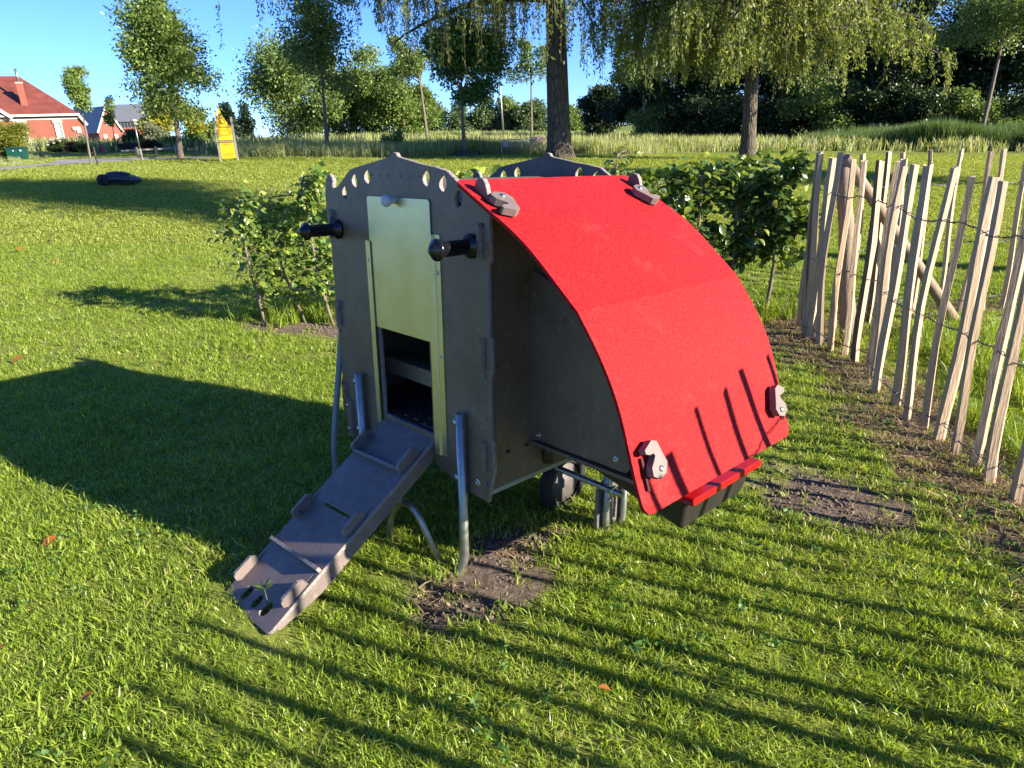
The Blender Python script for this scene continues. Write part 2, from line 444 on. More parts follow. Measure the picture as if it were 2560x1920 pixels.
def text_mesh(name, body, size, tf, m, parent):
    cu = bpy.data.curves.new(name + '_font', 'FONT')
    cu.body = body; cu.size = size; cu.extrude = 0.0006; cu.align_x = 'CENTER'; cu.align_y = 'CENTER'
    cu.resolution_u = 3
    tmp = bpy.data.objects.new(name + '_font', cu)
    COL.objects.link(tmp)
    dg = bpy.context.evaluated_depsgraph_get()
    me = bpy.data.meshes.new_from_object(tmp.evaluated_get(dg))
    bpy.data.objects.remove(tmp); bpy.data.curves.remove(cu)
    me.name = name; me.materials.clear(); me.materials.append(m); me.transform(tf)
    return link(bpy.data.objects.new(name, me), parent)

rng = np.random.default_rng(7)
random.seed(7)

# ------------------------------------------------------------------ terrain
YS = np.array([-60, 4, 6, 9, 13, 20, 900.0]); ZS = np.array([0, 0, .06, .24, .44, .6, .6])
def smooth(a, b, x):
    t = np.clip((np.asarray(x, float) - a) / (b - a), 0, 1)
    return t * t * (3 - 2 * t)
def hgt(x, y):
    return np.interp(y, YS, ZS) - .04 * np.clip(x, -30, 30) - .75 * smooth(24, 50, y) * smooth(8, 16, -np.asarray(x, float))

def inpoly(px, py, poly):
    px = np.asarray(px, float); py = np.asarray(py, float)
    c = np.zeros(px.shape, bool); n = len(poly)
    for i in range(n):
        x1, y1 = poly[i]; x2, y2 = poly[(i + 1) % n]
        if y1 == y2: continue
        k = ((y1 > py) != (y2 > py)) & (px < (x2 - x1) * (py - y1) / (y2 - y1) + x1)
        c ^= k
    return c
def segdist(px, py, a, b):
    a = np.array(a, float); b = np.array(b, float); d = b - a
    t = np.clip(((px - a[0]) * d[0] + (py - a[1]) * d[1]) / (d @ d), 0, 1)
    return np.hypot(px - a[0] - t * d[0], py - a[1] - t * d[1])
def vnoise(x, y, s, seed=0):
    """cheap smooth value noise"""
    x = np.asarray(x, float) * s; y = np.asarray(y, float) * s
    xi = np.floor(x).astype(np.int64); yi = np.floor(y).astype(np.int64)
    fx = x - xi; fy = y - yi
    fx = fx * fx * (3 - 2 * fx); fy = fy * fy * (3 - 2 * fy)
    def h(a, b):
        n = (a * 374761393 + b * 668265263 + seed * 974711) & 0x7fffffff
        n = ((n ^ (n >> 13)) * 1274126177) & 0x7fffffff
        return ((n ^ (n >> 16)) & 0xffff) / 65535.0
    return (h(xi, yi) * (1 - fx) + h(xi + 1, yi) * fx) * (1 - fy) + (h(xi, yi + 1) * (1 - fx) + h(xi + 1, yi + 1) * fx) * fy

DIRT = [[(-0.46, 1.79), (-0.32, 2.05), (-0.12, 2.32), (0.20, 2.36), (0.18, 1.97), (-0.04, 1.80), (-0.30, 1.70)],
        [(1.00, 2.66), (1.26, 2.78), (1.60, 2.55), (1.62, 2.25), (1.40, 2.18), (1.15, 2.26)],
        [(1.70, 2.90), (2.10, 2.88), (2.05, 2.64), (1.74, 2.68)],
        [(-2.10, 5.18), (-1.30, 5.15), (-0.6, 5.1), (-0.6, 4.85), (-1.25, 4.76), (-1.95, 4.88)]]
FENCE_A = [(2.20, 5.12), (2.15, 4.5), (2.20, 4.0), (2.10, 3.5), (2.08, 3.0), (2.06, 2.4), (2.0, 1.0), (1.95, -1.2)]
FENCE_B = [(2.34, 4.95), (3.05, 5.33), (3.5, 5.5), (4.4, 5.75), (5.4, 6.0)]
def pathdist(x, y, P):
    return np.min([segdist(x, y, P[i], P[i + 1]) for i in range(len(P) - 1)], axis=0)
def dirt_mask(x, y):
    x = np.asarray(x, float); y = np.asarray(y, float)
    d = np.zeros(np.shape(x))
    for i, p in enumerate(DIRT):
        nx = x + (vnoise(x, y, 7, 3 + i) - .5) * .16; ny = y + (vnoise(x, y, 7, 13 + i) - .5) * .16
        b = np.min([segdist(nx, ny, p[k], p[(k + 1) % len(p)]) for k in range(len(p))], axis=0)
        sd = np.where(inpoly(nx, ny, p), b, -b) + (vnoise(x, y, 19, 23 + i) - .5) * .12 + (vnoise(x, y, 45, 33 + i) - .5) * .06
        d = np.maximum(d, smooth(-.05, .07, sd))
    return d
def fence_mask(x, y):
    d = pathdist(x + .05 + (vnoise(x, y, 5, 31) - .5) * .2, y, FENCE_A)
    d2 = pathdist(x, y + (vnoise(x, y, 5, 31) - .5) * .2, FENCE_B)
    e_ = (vnoise(x, y, 3, 51) - .5) * .3
    return np.maximum(1 - smooth(.12, .46, d + e_), .6 * (1 - smooth(.05, .25, d2)))

ROAD = [(-40, 13.0), (-16, 15.6), (-11.2, 16.9), (-10.9, 17.8), (-10.2, 19.2), (-9.4, 20.2), (-6.5, 22.0), (-3, 23.5)]
ROAD_A = [(-60, 13.9), (-13.5, 15.3), (-11.17, 16.13), (-11.03, 17.64), (-10.3, 18.6), (-9.33, 19.82), (-7.6, 20.9)]
ROAD_B = [(-60, 15.0), (-13.5, 16.25), (-11.77, 17.02), (-11.45, 18.3), (-11.9, 19.44), (-10.52, 20.9), (-8.4, 22.0)]
ROADPOLY = ROAD_A + ROAD_B[::-1]

def ground():
    def axis(lo, hi, fine0, fine1, st):
        a = list(np.arange(fine0, fine1 + 1e-6, st)); x = fine0; s = st
        left = []
        while x > lo: s *= 1.16; x -= s; left.append(max(x, lo))
        x = fine1; s = st; right = []
        while x < hi: s *= 1.16; x += s; right.append(min(x, hi))
        return np.array(left[::-1] + a + right)
    xs = np.unique(np.concatenate([axis(-900, 900, -3.6, 3.6, .05), [-30, 30]])); ys = np.unique(np.concatenate([axis(-60, 900, .6, 6.4, .05), YS[1:-1]]))
    X, Y = np.meshgrid(xs, ys)
    Z = hgt(X, Y)
    near = (1 - smooth(7, 10, Y)) * (1 - smooth(3.5, 6, abs(X)))
    dm = dirt_mask(X, Y); fm = fence_mask(X, Y)
    Z = Z + near * ((vnoise(X, Y, 2.2, 1) - .5) * .03 + (vnoise(X, Y, 6, 2) - .5) * .012)
    Z = Z + near * dm * ((vnoise(X, Y, 9, 5) - .5) * .02 - .008)
    nx, ny = len(xs), len(ys)
    V = np.stack([X.ravel(), Y.ravel(), Z.ravel()], 1)
    i = np.arange(ny - 1)[:, None] * nx + np.arange(nx - 1)[None, :]
    F = np.stack([i, i + 1, i + nx + 1, i + nx], -1).reshape(-1, 4)
    m, nt, n, l, p = newmat('lawn_soil')
    at = n.new('ShaderNodeAttribute'); at.attribute_name = 'bare'
    g = n.new('ShaderNodeNewGeometry')
    t1 = n.new('ShaderNodeTexNoise'); t1.inputs['Scale'].default_value = 30; t1.inputs['Detail'].default_value = 8; t1.inputs['Roughness'].default_value = .7
    t2 = n.new('ShaderNodeTexNoise'); t2.inputs['Scale'].default_value = 2.2; t2.inputs['Detail'].default_value = 7; t2.inputs['Roughness'].default_value = .7
    l.new(g.outputs['Position'], t1.inputs['Vector']); l.new(g.outputs['Position'], t2.inputs['Vector'])
    ra = ramp_node(n, [(.3, al((.10, .072, .052))), (.5, al((.21, .16, .12))), (.75, al((.36, .285, .22)))])
    rb = ramp_node(n, [(.3, (.10, .125, .022)), (.55, (.17, .205, .036)), (.75, (.25, .26, .065))])
    l.new(t1.outputs['Fac'], ra.inputs[0]); l.new(t2.outputs['Fac'], rb.inputs[0])
    mx = n.new('ShaderNodeMix'); mx.data_type = 'RGBA'
    l.new(at.outputs['Fac'], mx.inputs['Factor']); l.new(rb.outputs[0], mx.inputs['A']); l.new(ra.outputs[0], mx.inputs['B'])
    l.new(mx.outputs['Result'], p.inputs['Base Color']); p.inputs['Roughness'].default_value = .95; p.inputs['Specular IOR Level'].default_value = .1
    b = n.new('ShaderNodeBump'); b.inputs['Strength'].default_value = .8; b.inputs['Distance'].default_value = .02
    l.new(t1.outputs['Fac'], b.inputs['Height']); l.new(b.outputs[0], p.inputs['Normal'])
    me = mesh_np('lawn', V, F, [m], smooth=True)
    a = me.attributes.new('bare', 'FLOAT', 'POINT')
    base = np.where((Y < 8) & (abs(X) < 5), .0, 0)
    a.data.foreach_set('value', np.clip(np.maximum(dm, .85 * fm) + base, 0, 1).ravel().astype(np.float32))
    o = bpy.data.objects.new('lawn', me); link(o); tag(o, kind='structure')
    # path
    def dens(P, k=8):
        out = []
        for i in range(len(P) - 1):
            for j in range(k): out.append(np.array(P[i]) + (np.array(P[i + 1]) - np.array(P[i])) * j / k)
        out.append(np.array(P[-1])); return np.array(out)
    A = dens(ROAD_A); B = dens(ROAD_B); rows = []
    for t in np.linspace(0, 1, 5): rows.append(A * (1 - t) + B * t)
    G = np.array(rows); k, q = G.shape[:2]
    V = np.concatenate([G.reshape(-1, 2), (hgt(G[..., 0], G[..., 1]) + .02).reshape(-1, 1)], 1)
    i = np.arange(k - 1)[:, None] * q + np.arange(q - 1)[None, :]
    F = np.stack([i, i + 1, i + q + 1, i + q], -1).reshape(-1, 4)
    mm = mat('path_concrete', (0.36, 0.33, 0.30), .85, var=.15, nscale=2.5, bump=.1, coords='Object')
    o = bpy.data.objects.new('path', mesh_np('path', V, F, [mm], smooth=True)); link(o); tag(o, kind='structure')
ground()

# ------------------------------------------------------------------ chicken coop
EX = Vector((0.6815235, -0.7317574, 0.0075362)); EY = Vector((0.7310521, 0.6803301, -0.0520940)); EZ = Vector((0.0329931, 0.0410127, 0.9986137))
PEAK = Vector((-0.3529289, 2.3489802, 1.3864469))
ZO = 1.389                                   # height of the gable peak over the foot of the legs
BASE = PEAK - EZ * ZO
COOPM = Matrix(((EX.x, EY.x, EZ.x, BASE.x), (EX.y, EY.y, EZ.y, BASE.y), (EX.z, EY.z, EZ.z, BASE.z), (0, 0, 0, 1)))
DEP = 0.733
def Wd(u, d, z): return COOPM @ Vector((u, d, z + ZO))
XZ = lambda d: Matrix(((1, 0, 0, 0), (0, 0, -1, d), (0, 1, 0, ZO), (0, 0, 0, 1)))      # outline (u,z) -> plane d
YZ = lambda u: Matrix(((0, 0, 1, u), (1, 0, 0, 0), (0, 1, 0, ZO), (0, 0, 0, 1)))       # outline (d,z) -> plane u

def lens(cx, cz, h=.053, w=.036, n=14, tilt=0):
    P = []
    for k in range(n):
        t = 2 * pi * k / n
        x = .5 * w * sin(t) * (abs(sin(t)) ** .25); z = .5 * h * cos(t)
        P.append((cx + x * cos(tilt) - z * sin(tilt), cz + x * sin(tilt) + z * cos(tilt)))
    return P
def circ(cx, cz, r, n=10): return [(cx + r * cos(2 * pi * k / n), cz + r * sin(2 * pi * k / n)) for k in range(n)]
def wob(P, s=.0016):
    out = []
    for i, (a, b) in enumerate(P):
        c, d = P[(i + 1) % len(P)]
        L = math.hypot(c - a, d - b); k = max(1, int(L / .05))
        for j in range(k):
            w_ = s if j else 0
            out.append((a + (c - a) * j / k + random.uniform(-w_, w_), b + (d - b) * j / k + random.uniform(-w_, w_)))
    return out

def coop():
    root = bpy.data.objects.new('chicken_coop', None)
    COL.objects.link(root); root.matrix_world = COOPM
    tag(root, 'dark plastic chicken coop with curved red side roof, zinc door and two black handles', 'chicken coop')
    half = [(.014, -.001), (.021, -.011), (.030, -.014), (.271, -.053), (.342, -.097), (.372, -.114), (.400, -.120), (.405, -.110), (.397, -.097), (.403, -.082), (.418, -.070), (.436, -.074),
            (.447, -.090), (.455, -.118), (.461, -.150), (.461, -.304), (.449, -.318), (.449, -.528), (.461, -.545), (.461, -.648), (.449, -.664), (.449, -.868), (.461, -.885), (.464, -.976), (.442, -1.054), (.434, -1.096), (.400, -1.094)]
    bottom = [(.317, -1.090), (.126, -1.036)]
    right = half + bottom
    outer = [(.0, .002)] + right + [(-u, z) for u, z in right[::-1]]
    outer = wob(outer)
    holes = []
    for s in (-1, 1):
        holes += [lens(s * .168, -.076, tilt=-s * .12), lens(s * .251, -.090, tilt=-s * .2), lens(s * .324, -.133, tilt=-s * .3)]
    small = [circ(s * x, z, .0045, 8) for s in (-1, 1) for x, z in ((.035, -.072), (.085, -.073), (.135, -.070))]
    small += [circ(s * .430, z, .0075) for s in (-1, 1) for z in (-.203, -.662, -1.03)]
    door_hole = wob([(-.152, -.30), (.150, -.30), (.150, -.94), (-.152, -.94)])
    fp = plate('front_panel', outer, holes + small + [door_hole], .014, XZ(.007), [M['plastic'], M['edge']], root)
    bp = plate('back_panel', outer, [list(h) for h in holes] + small, .014, XZ(DEP - .007), [M['plastic_back'], M['edge']], root)
    tag(fp, 'front gable panel with door opening and moon-shaped holes'); tag(bp, 'scuffed back gable panel')
    mb = MB(); mb.prism([(.304, -.135), (.344, -.135), (.324, -.172)], lambda a, b, t: (a, t, b + ZO), .020, .024); mb.build('green_tag', M['greentag'], root)
    # side walls with tabs through slots and locking wedges
    for s in (-1, 1):
        o = [(.014, -.175), (DEP - .014, -.175), (DEP - .014, -1.055), (.014, -1.060)]
        w = plate('side_wall', o, [], .012, YZ(s * .424), [M['plastic'], M['edge']], root)
        mb = MB(); mb.box((s * .424, DEP / 2, -1.066 + ZO), (.018, DEP - .03, .016)); mb.build('bottom_trim', M['trim'], w)
        for z in (-.255, -.597, -.937):
            mb = MB()
            mb.prism([(-.014, .049), (-.004, .058), (.006, .049), (.005, .030), (.004, -.046), (-.005, -.046), (-.005, .030), (-.013, .032)],
                     lambda a, b, t: (s * .424 + a * s, t, z + b + ZO), -.016, .002, 0, 1)
            mb.build('wedge', [M['plastic'], M['edge']], root)
    # top cover under the gables
    mb = MB()
    prof = [(-.42, -.175), (-.27, -.115), (0, -.085), (.27, -.115), (.42, -.175)]
    prof2 = [(a, b - .012) for a, b in prof[::-1]]
    mb.prism(prof + prof2, lambda a, b, t: (a, t, b + ZO), .0145, DEP - .0145); mb.build('ceiling_panel', M['plastic'], root)
    # floor with slots
    mb = MB(); zf = -.942 + ZO
    for i in range(17):
        y = .03 + i * .042
        mb.box((0, y, zf), (.82, .026, .010))
    for j in range(15):
        for i in range(16):
            mb.box((-.40 + j * .057 + (.028 if i % 2 else 0), .051 + i * .042, zf), (.014, .0159, .010))
    o = mb.build('floor_grid', M['slot'], root)
    mb = MB(); mb.box((-.02, .172, -.812 + ZO), (.66, .055, .062)); mb.build('perch', M['perch'], root)
    mb = MB(); mb.box((0, .43, -.70 + ZO), (.80, .045, .05)); mb.build('perch', M['perch'], root)
    # door and rails
    dp = [(-.168, -.147), (-.160, -.139), (.180, -.139), (.188, -.147), (.186, -.60), (-.166, -.60)]
    d = plate('door', dp, [], .0025, XZ(-.0045), [M['zinc']], root)
    tag(d, 'pale zinc sliding door sheet pulled up halfway')
    mb = MB()
    mb.lathe((-.005, -.006, -.149 + ZO), (0, -1, 0), [(0, .0105), (.010, .0100), (.013, .011), (.018, .0165), (.025, .0195), (.033, .0195), (.040, .0160), (.0445, .010), (.046, .001)], 20)
    mb.build('knob', M['white_knob'], d)
    for s, u0, u1, zt, zb, zs in ((-1, -.199, -.160, -.293, -.984, (-.360, -.641, -.920)), (1, .160, .229, -.245, -.998, (-.364, -.641, -.919))):
        mb = MB()
        uo = u0 if s < 0 else u1; ui = u1 if s < 0 else u0 + .012
        fl = uo - s * .030
        pts = [(uo, -.0005), (uo, -.0025), (fl + s * .004, -.0025), (fl, -.0105), (ui, -.0105), (ui, -.0125), (fl - s * .001, -.0125), (fl + s * .0035, -.0045), (uo + s * .0005, -.0045), (uo + s * .0005, -.0005)]
        mb.prism([(a, b) for a, b in pts], lambda a, b, t: (a, b, t + ZO), zb, zt)
        r = mb.build('door_rail', M['zinc'], root)
        for z in zs:
            mb = MB(); mb.lathe((uo - s * .014, -.0045, z + ZO), (0, -1, 0), [(0, .0062), (.002, .006), (.0036, .004), (.0036, .0018), (.0022, .0018), (.0022, 0)], 10); mb.build('screw', M['screw'], r)
    # handles
    for s in (-1, 1):
        mb = MB()
        mb.lathe((s * .383, 0, -.266 + ZO), (0, -1, 0), [(0, .020), (0, .034), (.004, .037), (.011, .037), (.016, .033), (.022, .026), (.030, .0225), (.060, .0215), (.100, .0215), (.118, .0225), (.124, .026), (.128, .031), (.134, .0325), (.139, .031), (.141, .025), (.148, .020), (.156, .013), (.160, .005), (.161, 0)], 28)
        h = mb.build('handle', M['black_rubber'], root)
        for k in range(10):
            a = 2 * pi * k / 10
            mb2 = MB(); mb2.box((s * .383 + .0216 * cos(a), -.078, -.266 + ZO + .0216 * sin(a)), (.0022, .062, .0022)); 
            if k == 0: acc = MB()
            acc.v_off = len(acc.v); acc.add(mb2.v, [tuple(f) for f in mb2.f])
        acc.build('grip_rib', M['black_rubber'], h)
    # legs
    def bend(P0, P1, P2, n=6):
        return [Vector(P0) * (1 - t) ** 2 + Vector(P1) * 2 * t * (1 - t) + Vector(P2) * t * t for t in [i / n for i in range(n + 1)]]
    mb = MB(); mb.tube([(.329, -.022, -.805 + ZO), (.329, -.022, -1.30 + ZO)] + bend((.329, -.022, -1.32 + ZO), (.329, -.022, -1.37 + ZO), (.312, -.055, -1.42 + ZO)), .0165, 14)
    g = mb.build('leg', M['galv'], root)
    for z in (-.836, -1.032):
        mb = MB(); mb.lathe((.315, -.030, z + ZO), (-.5, -1, 0), [(0, .011), (.006, .011), (.009, .008), (.0095, .004), (.007, .003), (.007, 0)], 12); mb.build('bolt', M['screw'], g)
    mb = MB(); mb.tube([(-.284, -.022, -.805 + ZO), (-.284, -.022, -1.30 + ZO), (-.284, -.022, -1.42 + ZO)], .0165, 14)
    g = mb.build('leg', M['galv'], root)
    for z in (-.836, -1.032):
        mb = MB(); mb.lathe((-.298, -.030, z + ZO), (-.5, -1, 0), [(0, .011), (.006, .011), (.009, .008), (.0095, .004), (.007, .003), (.007, 0)], 12); mb.build('bolt', M['screw'], g)
    # left bracket plate with bolts
    mb = MB(); mb.prism([(-.42, -1.10), (-.42, -.955), (-.412, -.940), (-.398, -.936), (-.384, -.945), (-.378, -.962), (-.378, -1.10)], lambda a, b, t: (a, t, b + ZO), -.014, -.0005, 0, 1)
    g = mb.build('bracket_plate', [M['plastic'], M['edge']], root)
    for z in (-.966, -1.068):
        mb = MB(); mb.lathe((-.405, -.014, z + ZO), (0, -1, 0), [(0, .008), (.004, .007), (.005, 0)], 10); mb.build('bolt', M['screw'], g)
    mb = MB(); mb.lathe((.382, 0, -1.041 + ZO), (0, -1, 0), [(0, .014), (.002, .0135), (.003, .009), (.003, .004), (.001, .004), (.001, 0)], 16); mb.build('bolt', M['screw'], root)
    # red curved roof sheet
    C = np.array([(.352, -.078), (.378, -.0915), (.496, -.157), (.614, -.214), (.691, -.274), (.757, -.332), (.829, -.392), (.888, -.466), (.930, -.524), (.980, -.619), (1.017, -.740), (1.047, -.832), (1.073, -.885)])
    S = np.concatenate([[0], np.cumsum(np.hypot(*np.diff(C, axis=0).T))])
    def resample():
        Pc = [tuple(C[0])]
        sec = [C[0:7], C[6:]]
        for q_ in sec:
            L0 = np.concatenate([[0], np.cumsum(np.hypot(*np.diff(q_, axis=0).T))]); t_ = np.linspace(0, L0[-1], 60)
            a_ = np.stack([np.interp(t_, L0, q_[:, 0]), np.interp(t_, L0, q_[:, 1])], 1)
            for _ in range(90):
                a_[1:-1] = .5 * a_[1:-1] + .25 * (a_[:-2] + a_[2:])
            Pc += [tuple(v) for v in a_[1::3]] + [tuple(a_[-1])]
        out_ = [Pc[0]]
        for v in Pc[1:]:
            if math.hypot(v[0] - out_[-1][0], v[1] - out_[-1][1]) > 1e-4: out_.append(v)
        return np.array(out_)
    C = resample(); S = np.concatenate([[0], np.cumsum(np.hypot(*np.diff(C, axis=0).T))])
    ss = np.unique(np.concatenate([ S, S[-1] - .035 * (1 - np.cos(np.linspace(0, pi / 2, 8))), .02 * (1 - np.cos(np.linspace(0, pi / 2, 6)))]))
    uu = np.interp(ss, S, C[:, 0]); zz = np.interp(ss, S, C[:, 1])
    tu = np.gradient(uu, ss); tz = np.gradient(zz, ss); L_ = np.hypot(tu, tz); nu = -tz / L_; nz = tu / L_
    d0 = np.full_like(ss, -.034); d1 = np.full_like(ss, DEP + .034)
    rad = .035; e = np.clip(ss - (S[-1] - rad), 0, rad); ins = rad - np.sqrt(np.maximum(rad ** 2 - e ** 2, 0)); d0 += ins; d1 -= ins
    rad = .02; e = np.clip(rad - ss, 0, rad); ins = rad - np.sqrt(np.maximum(rad ** 2 - e ** 2, 0)); d0 += ins; d1 -= ins
    ns = len(ss); nd = 12; T = .010; V = []
    for lay in (0, 1):
        off = 0 if lay == 0 else -T
        for i in range(ns):
            for j in range(nd):
                d_ = d0[i] + (d1[i] - d0[i]) * j / (nd - 1)
                V.append((uu[i] + nu[i] * off, d_, zz[i] + nz[i] * off + ZO))
    F = []; N = ns * nd
    for i in range(ns - 1):
        for j in range(nd - 1):
            a = i * nd + j; F.append((a, a + nd, a + nd + 1, a + 1)); F.append((N + a, N + a + 1, N + a + nd + 1, N + a + nd))
    ring = [j for j in range(nd)] + [i * nd + nd - 1 for i in range(1, ns)] + [(ns - 1) * nd + j for j in range(nd - 2, -1, -1)] + [i * nd for i in range(ns - 2, 0, -1)]
    for k in range(len(ring)):
        a, b = ring[k], ring[(k + 1) % len(ring)]; F.append((a, b, N + b, N + a))
    mb = MB(); mb.add(V, F, 0, False)
    # slots are flush strips, the shade inside them painted as dark red
    roof = mb.build('roof_sheet', M['red'], root)
    tag(roof, 'bright red curved roof sheet over the side nest box')
    for p in roof.data.polygons: p.use_smooth = abs(p.normal.y) < .5
    roof.data.set_sharp_from_angle(angle=R(5.5))
    # latches
    HOOK = [(-.061, -.046), (-.078, -.012), (-.070, .008), (-.030, .022), (-.009, .031), (.016, .018), (.025, -.012), (.010, -.036), (-.012, -.034), (-.026, -.020), (-.037, -.011), (-.045, -.016), (-.044, -.030), (-.050, -.045)]
    P0 = np.array((.378, -.0915)); P3 = np.array((.980, -.619)); tA = np.array((.887, -.461)); tD = np.array((.345, -.939))
    for (Pf, tf, s0, dd, fs, fd) in ((P3, tD, .173, .035, 1, 1), (P3, tD, .181, .688, 1, -1), (P0, tA, .109, .028, -1, 1), (P0, tA, .107, .676, -1, -1)):
        nn = np.array((-tf[1], tf[0]))
        def fn(a, b, t, Pf=Pf, tf=tf, nn=nn, s0=s0, dd=dd, fs=fs, fd=fd):
            q = Pf + tf * (s0 + fs * a) + nn * t
            return (q[0], dd + fd * b, q[1] + ZO)
        off = .004 if tf is tD else .0045
        mb = MB(); mb.prism(HOOK, fn, off, off + .021)
        la = mb.build('latch', M['latch'], roof)
        a3 = Vector(fn(0, 0, 1)) - Vector(fn(0, 0, 0))
        mb = MB(); mb.lathe(fn(0, 0, off + .021), a3, [(0, .0085), (.002, .0085), (.0045, .0065), (.005, .003), (.003, .0025), (.003, 0)], 12); mb.build('screw', M['screw'], la)
    for (Pf, tf, s0, s1, dd) in ((P3, tD, .134, .222, -.002), (P3, tD, .138, .225, .735), (P0, tA, .030, .140, .006), (P0, tA, .030, .120, .727)):
        nn = np.array((-tf[1], tf[0])); off = .0042 if tf is tD else .0034
        mb = MB(); mb.prism([(s0, -.003), (s0 + .003, -.0045), (s1 - .003, -.0045), (s1, -.003), (s1, .003), (s1 - .003, .0045), (s0 + .003, .0045), (s0, .003)], lambda a, b, t: ((Pf + tf * a + nn * t)[0], dd + b, (Pf + tf * a + nn * t)[1] + ZO), off - .006, off - .0025)
        mb.build('slot', M['slot_shade_red'], roof)
    # nest box
    out = [(.431, -.353), (.575, -.405), (.80, -.47), (.90, -.58), (.945, -.72), (.930, -.80), (.855, -.889), (.833, -.921), (.463, -.923), (.445, -.930), (.431, -.947)]
    for d_, nm in ((.206, 'front'), (.575, 'rear')):
        n_ = plate('nest_box_panel', wob(out), [circ(.80, -.88, .003, 8)] if False else [], .012, XZ(d_), [M['plastic'], M['edge']], root)
        for (a, b) in ((.466, -.905), (.793, -.888)):
            mb = MB(); mb.lathe((a, d_ - .006, b + ZO), (0, -1, 0), [(0, .0115), (.002, .011), (.003, .007), (.003, .0035), (.001, .0035), (.001, 0)], 14); mb.build('bolt', M['screw'], n_)
    mb = MB(); mb.box((.67, .39, -.935 + ZO), (.47, .40, .012)); mb.build('nest_box_floor', M['plastic'], root)
    # feed tray under the nest box
    mb = MB()
    a = [(.455, .31, -.945), (.985, .30, -.990), (.985, .725, -.990), (.455, .715, -.945)]
    b = [(.475, .335, -1.0), (.957, .330, -1.118), (.957, .695, -1.118), (.475, .690, -1.0)]
    a2 = [(x * .985 + .011, y * .985 + .0075, z - .004) for x, y, z in a]
    V = [(x, y, z + ZO) for x, y, z in a + b]
    mb.add(V, [(0, 1, 5, 4), (1, 2, 6, 5), (2, 3, 7, 6), (3, 0, 4, 7), (4, 5, 6, 7), (0, 3, 2, 1)])
    tr = mb.build('tray', M['tray'], root)
    bv = tr.modifiers.new('bevel', 'BEVEL'); bv.width = .014; bv.segments = 3
    mb = MB()
    mb.prism([(.300, -.968), (.312, -.958), (.715, -.958), (.728, -.966), (.728, -.978), (.716, -.983), (.314, -.983), (.300, -.977)], lambda p, q, t: (t, p, q - .026 + ZO), .93, 1.006)
    rm = mb.build('tray_rim', M['tagred'], tr); bv = rm.modifiers.new('bevel', 'BEVEL'); bv.width = .005; bv.segments = 3
    # spout, axle, brackets, wheels
    mb = MB(); mb.tube([(.47, .245, -.935 + ZO), (.47, .245, -1.015 + ZO)], [.026, .019], 14); mb.build('drain_spout', M['tray'], root)
    mb = MB(); mb.tube([(-.60, .50, -1.185 + ZO), (.605, .50, -1.185 + ZO)], .0125, 14)
    ax = mb.build('axle', M['galv'], root)
    for u in (.236, .565):
        mb = MB(); mb.lathe((u, .50, -1.185 + ZO), (1, 0, 0), [(-.003, .0125), (-.003, .023), (.003, .023), (.003, .0125)], 16); mb.build('washer', M['screw'], ax)
    for s, u in ((1, .515), (-1, -.52)):
        P = [(u, .522, -1.00 + ZO), (u, .522, -1.33 + ZO)] + bend((u, .522, -1.35 + ZO), (u, .535, -1.405 + ZO), (u, .575, -1.405 + ZO)) + bend((u, .59, -1.405 + ZO), (u, .628, -1.40 + ZO), (u, .630, -1.34 + ZO)) + [(u, .632, -1.00 + ZO)]
        mb = MB(); mb.tube(P, .0135, 12); g = mb.build('wheel_stirrup', M['galv'], root)
        mb = MB(); mb.lathe((u + s * .012, .522, -1.245 + ZO), (s, -.6, 0), [(0, .009), (.007, .009), (.009, .006), (.009, 0)], 10); mb.build('bolt', M['screw'], g)
        pl = [(.49, -1.20), (.54, -1.17), (.60, -1.165), (.632, -1.21), (.632, -1.36), (.60, -1.40), (.52, -1.40), (.49, -1.36)]
        sl = [(.585, -1.235), (.605, -1.235), (.605, -1.36), (.585, -1.36)]
        plate('lever_plate', pl, [sl, circ(.545, -1.37, .016)], .012, YZ(u - s * .022), [M['wheelplate'], M['edge']], root)
        w = .26 * s
        mb = MB(); mb.lathe((w - .02, .56, -1.27 + ZO), (1, 0, 0), [(0, .085), (-.004, .105), (.004, .122), (.02, .128), (.036, .122), (.044, .105), (.04, .085)], 30); wh = mb.build('wheel', M['tyre'], root)
        mb = MB(); mb.lathe((w - .015, .56, -1.27 + ZO), (1, 0, 0), [(0, .001), (0, .02), (.006, .03), (.006, .086), (.026, .086), (.026, .03), (.034, .02), (.034, .001)], 24); mb.build('rim', M['wheelplate'], wh)
        plate('axle_plate', [(.55, -1.06), (.70, -1.06), (.735, -1.20), (.66, -1.36), (.59, -1.33), (.55, -1.20)], [], .012, YZ(w - s * .05), [M['wheelplate'], M['edge']], root)
    mb = MB(); mb.tube([(.255, .52, -1.18 + ZO), (.215, .53, -1.30 + ZO), (.20, .535, -1.39 + ZO)], .010, 10); mb.build('stay_rod', M['galv'], root)
    mb = MB(); mb.box((-.05, DEP / 2, -1.03 + ZO), (.78, .05, .05)); mb.build('floor_beam', M['plastic'], root)
    # bent tube foot under the ramp
    P = [(-.02, -.115, -1.40 + ZO), (.0, -.11, -1.33 + ZO)] + bend((.012, -.108, -1.28 + ZO), (.045, -.102, -1.19 + ZO), (.100, -.099, -1.187 + ZO), 7) + bend((.112, -.097, -1.188 + ZO), (.145, -.090, -1.20 + ZO), (.168, -.083, -1.245 + ZO), 6) + [(.265, -.052, -1.44 + ZO)]
    mb = MB(); mb.tube(P, .0125, 12); tag(mb.build('bent_foot', M['galv'], root), 'curved galvanised tube foot beside the ramp')
coop()

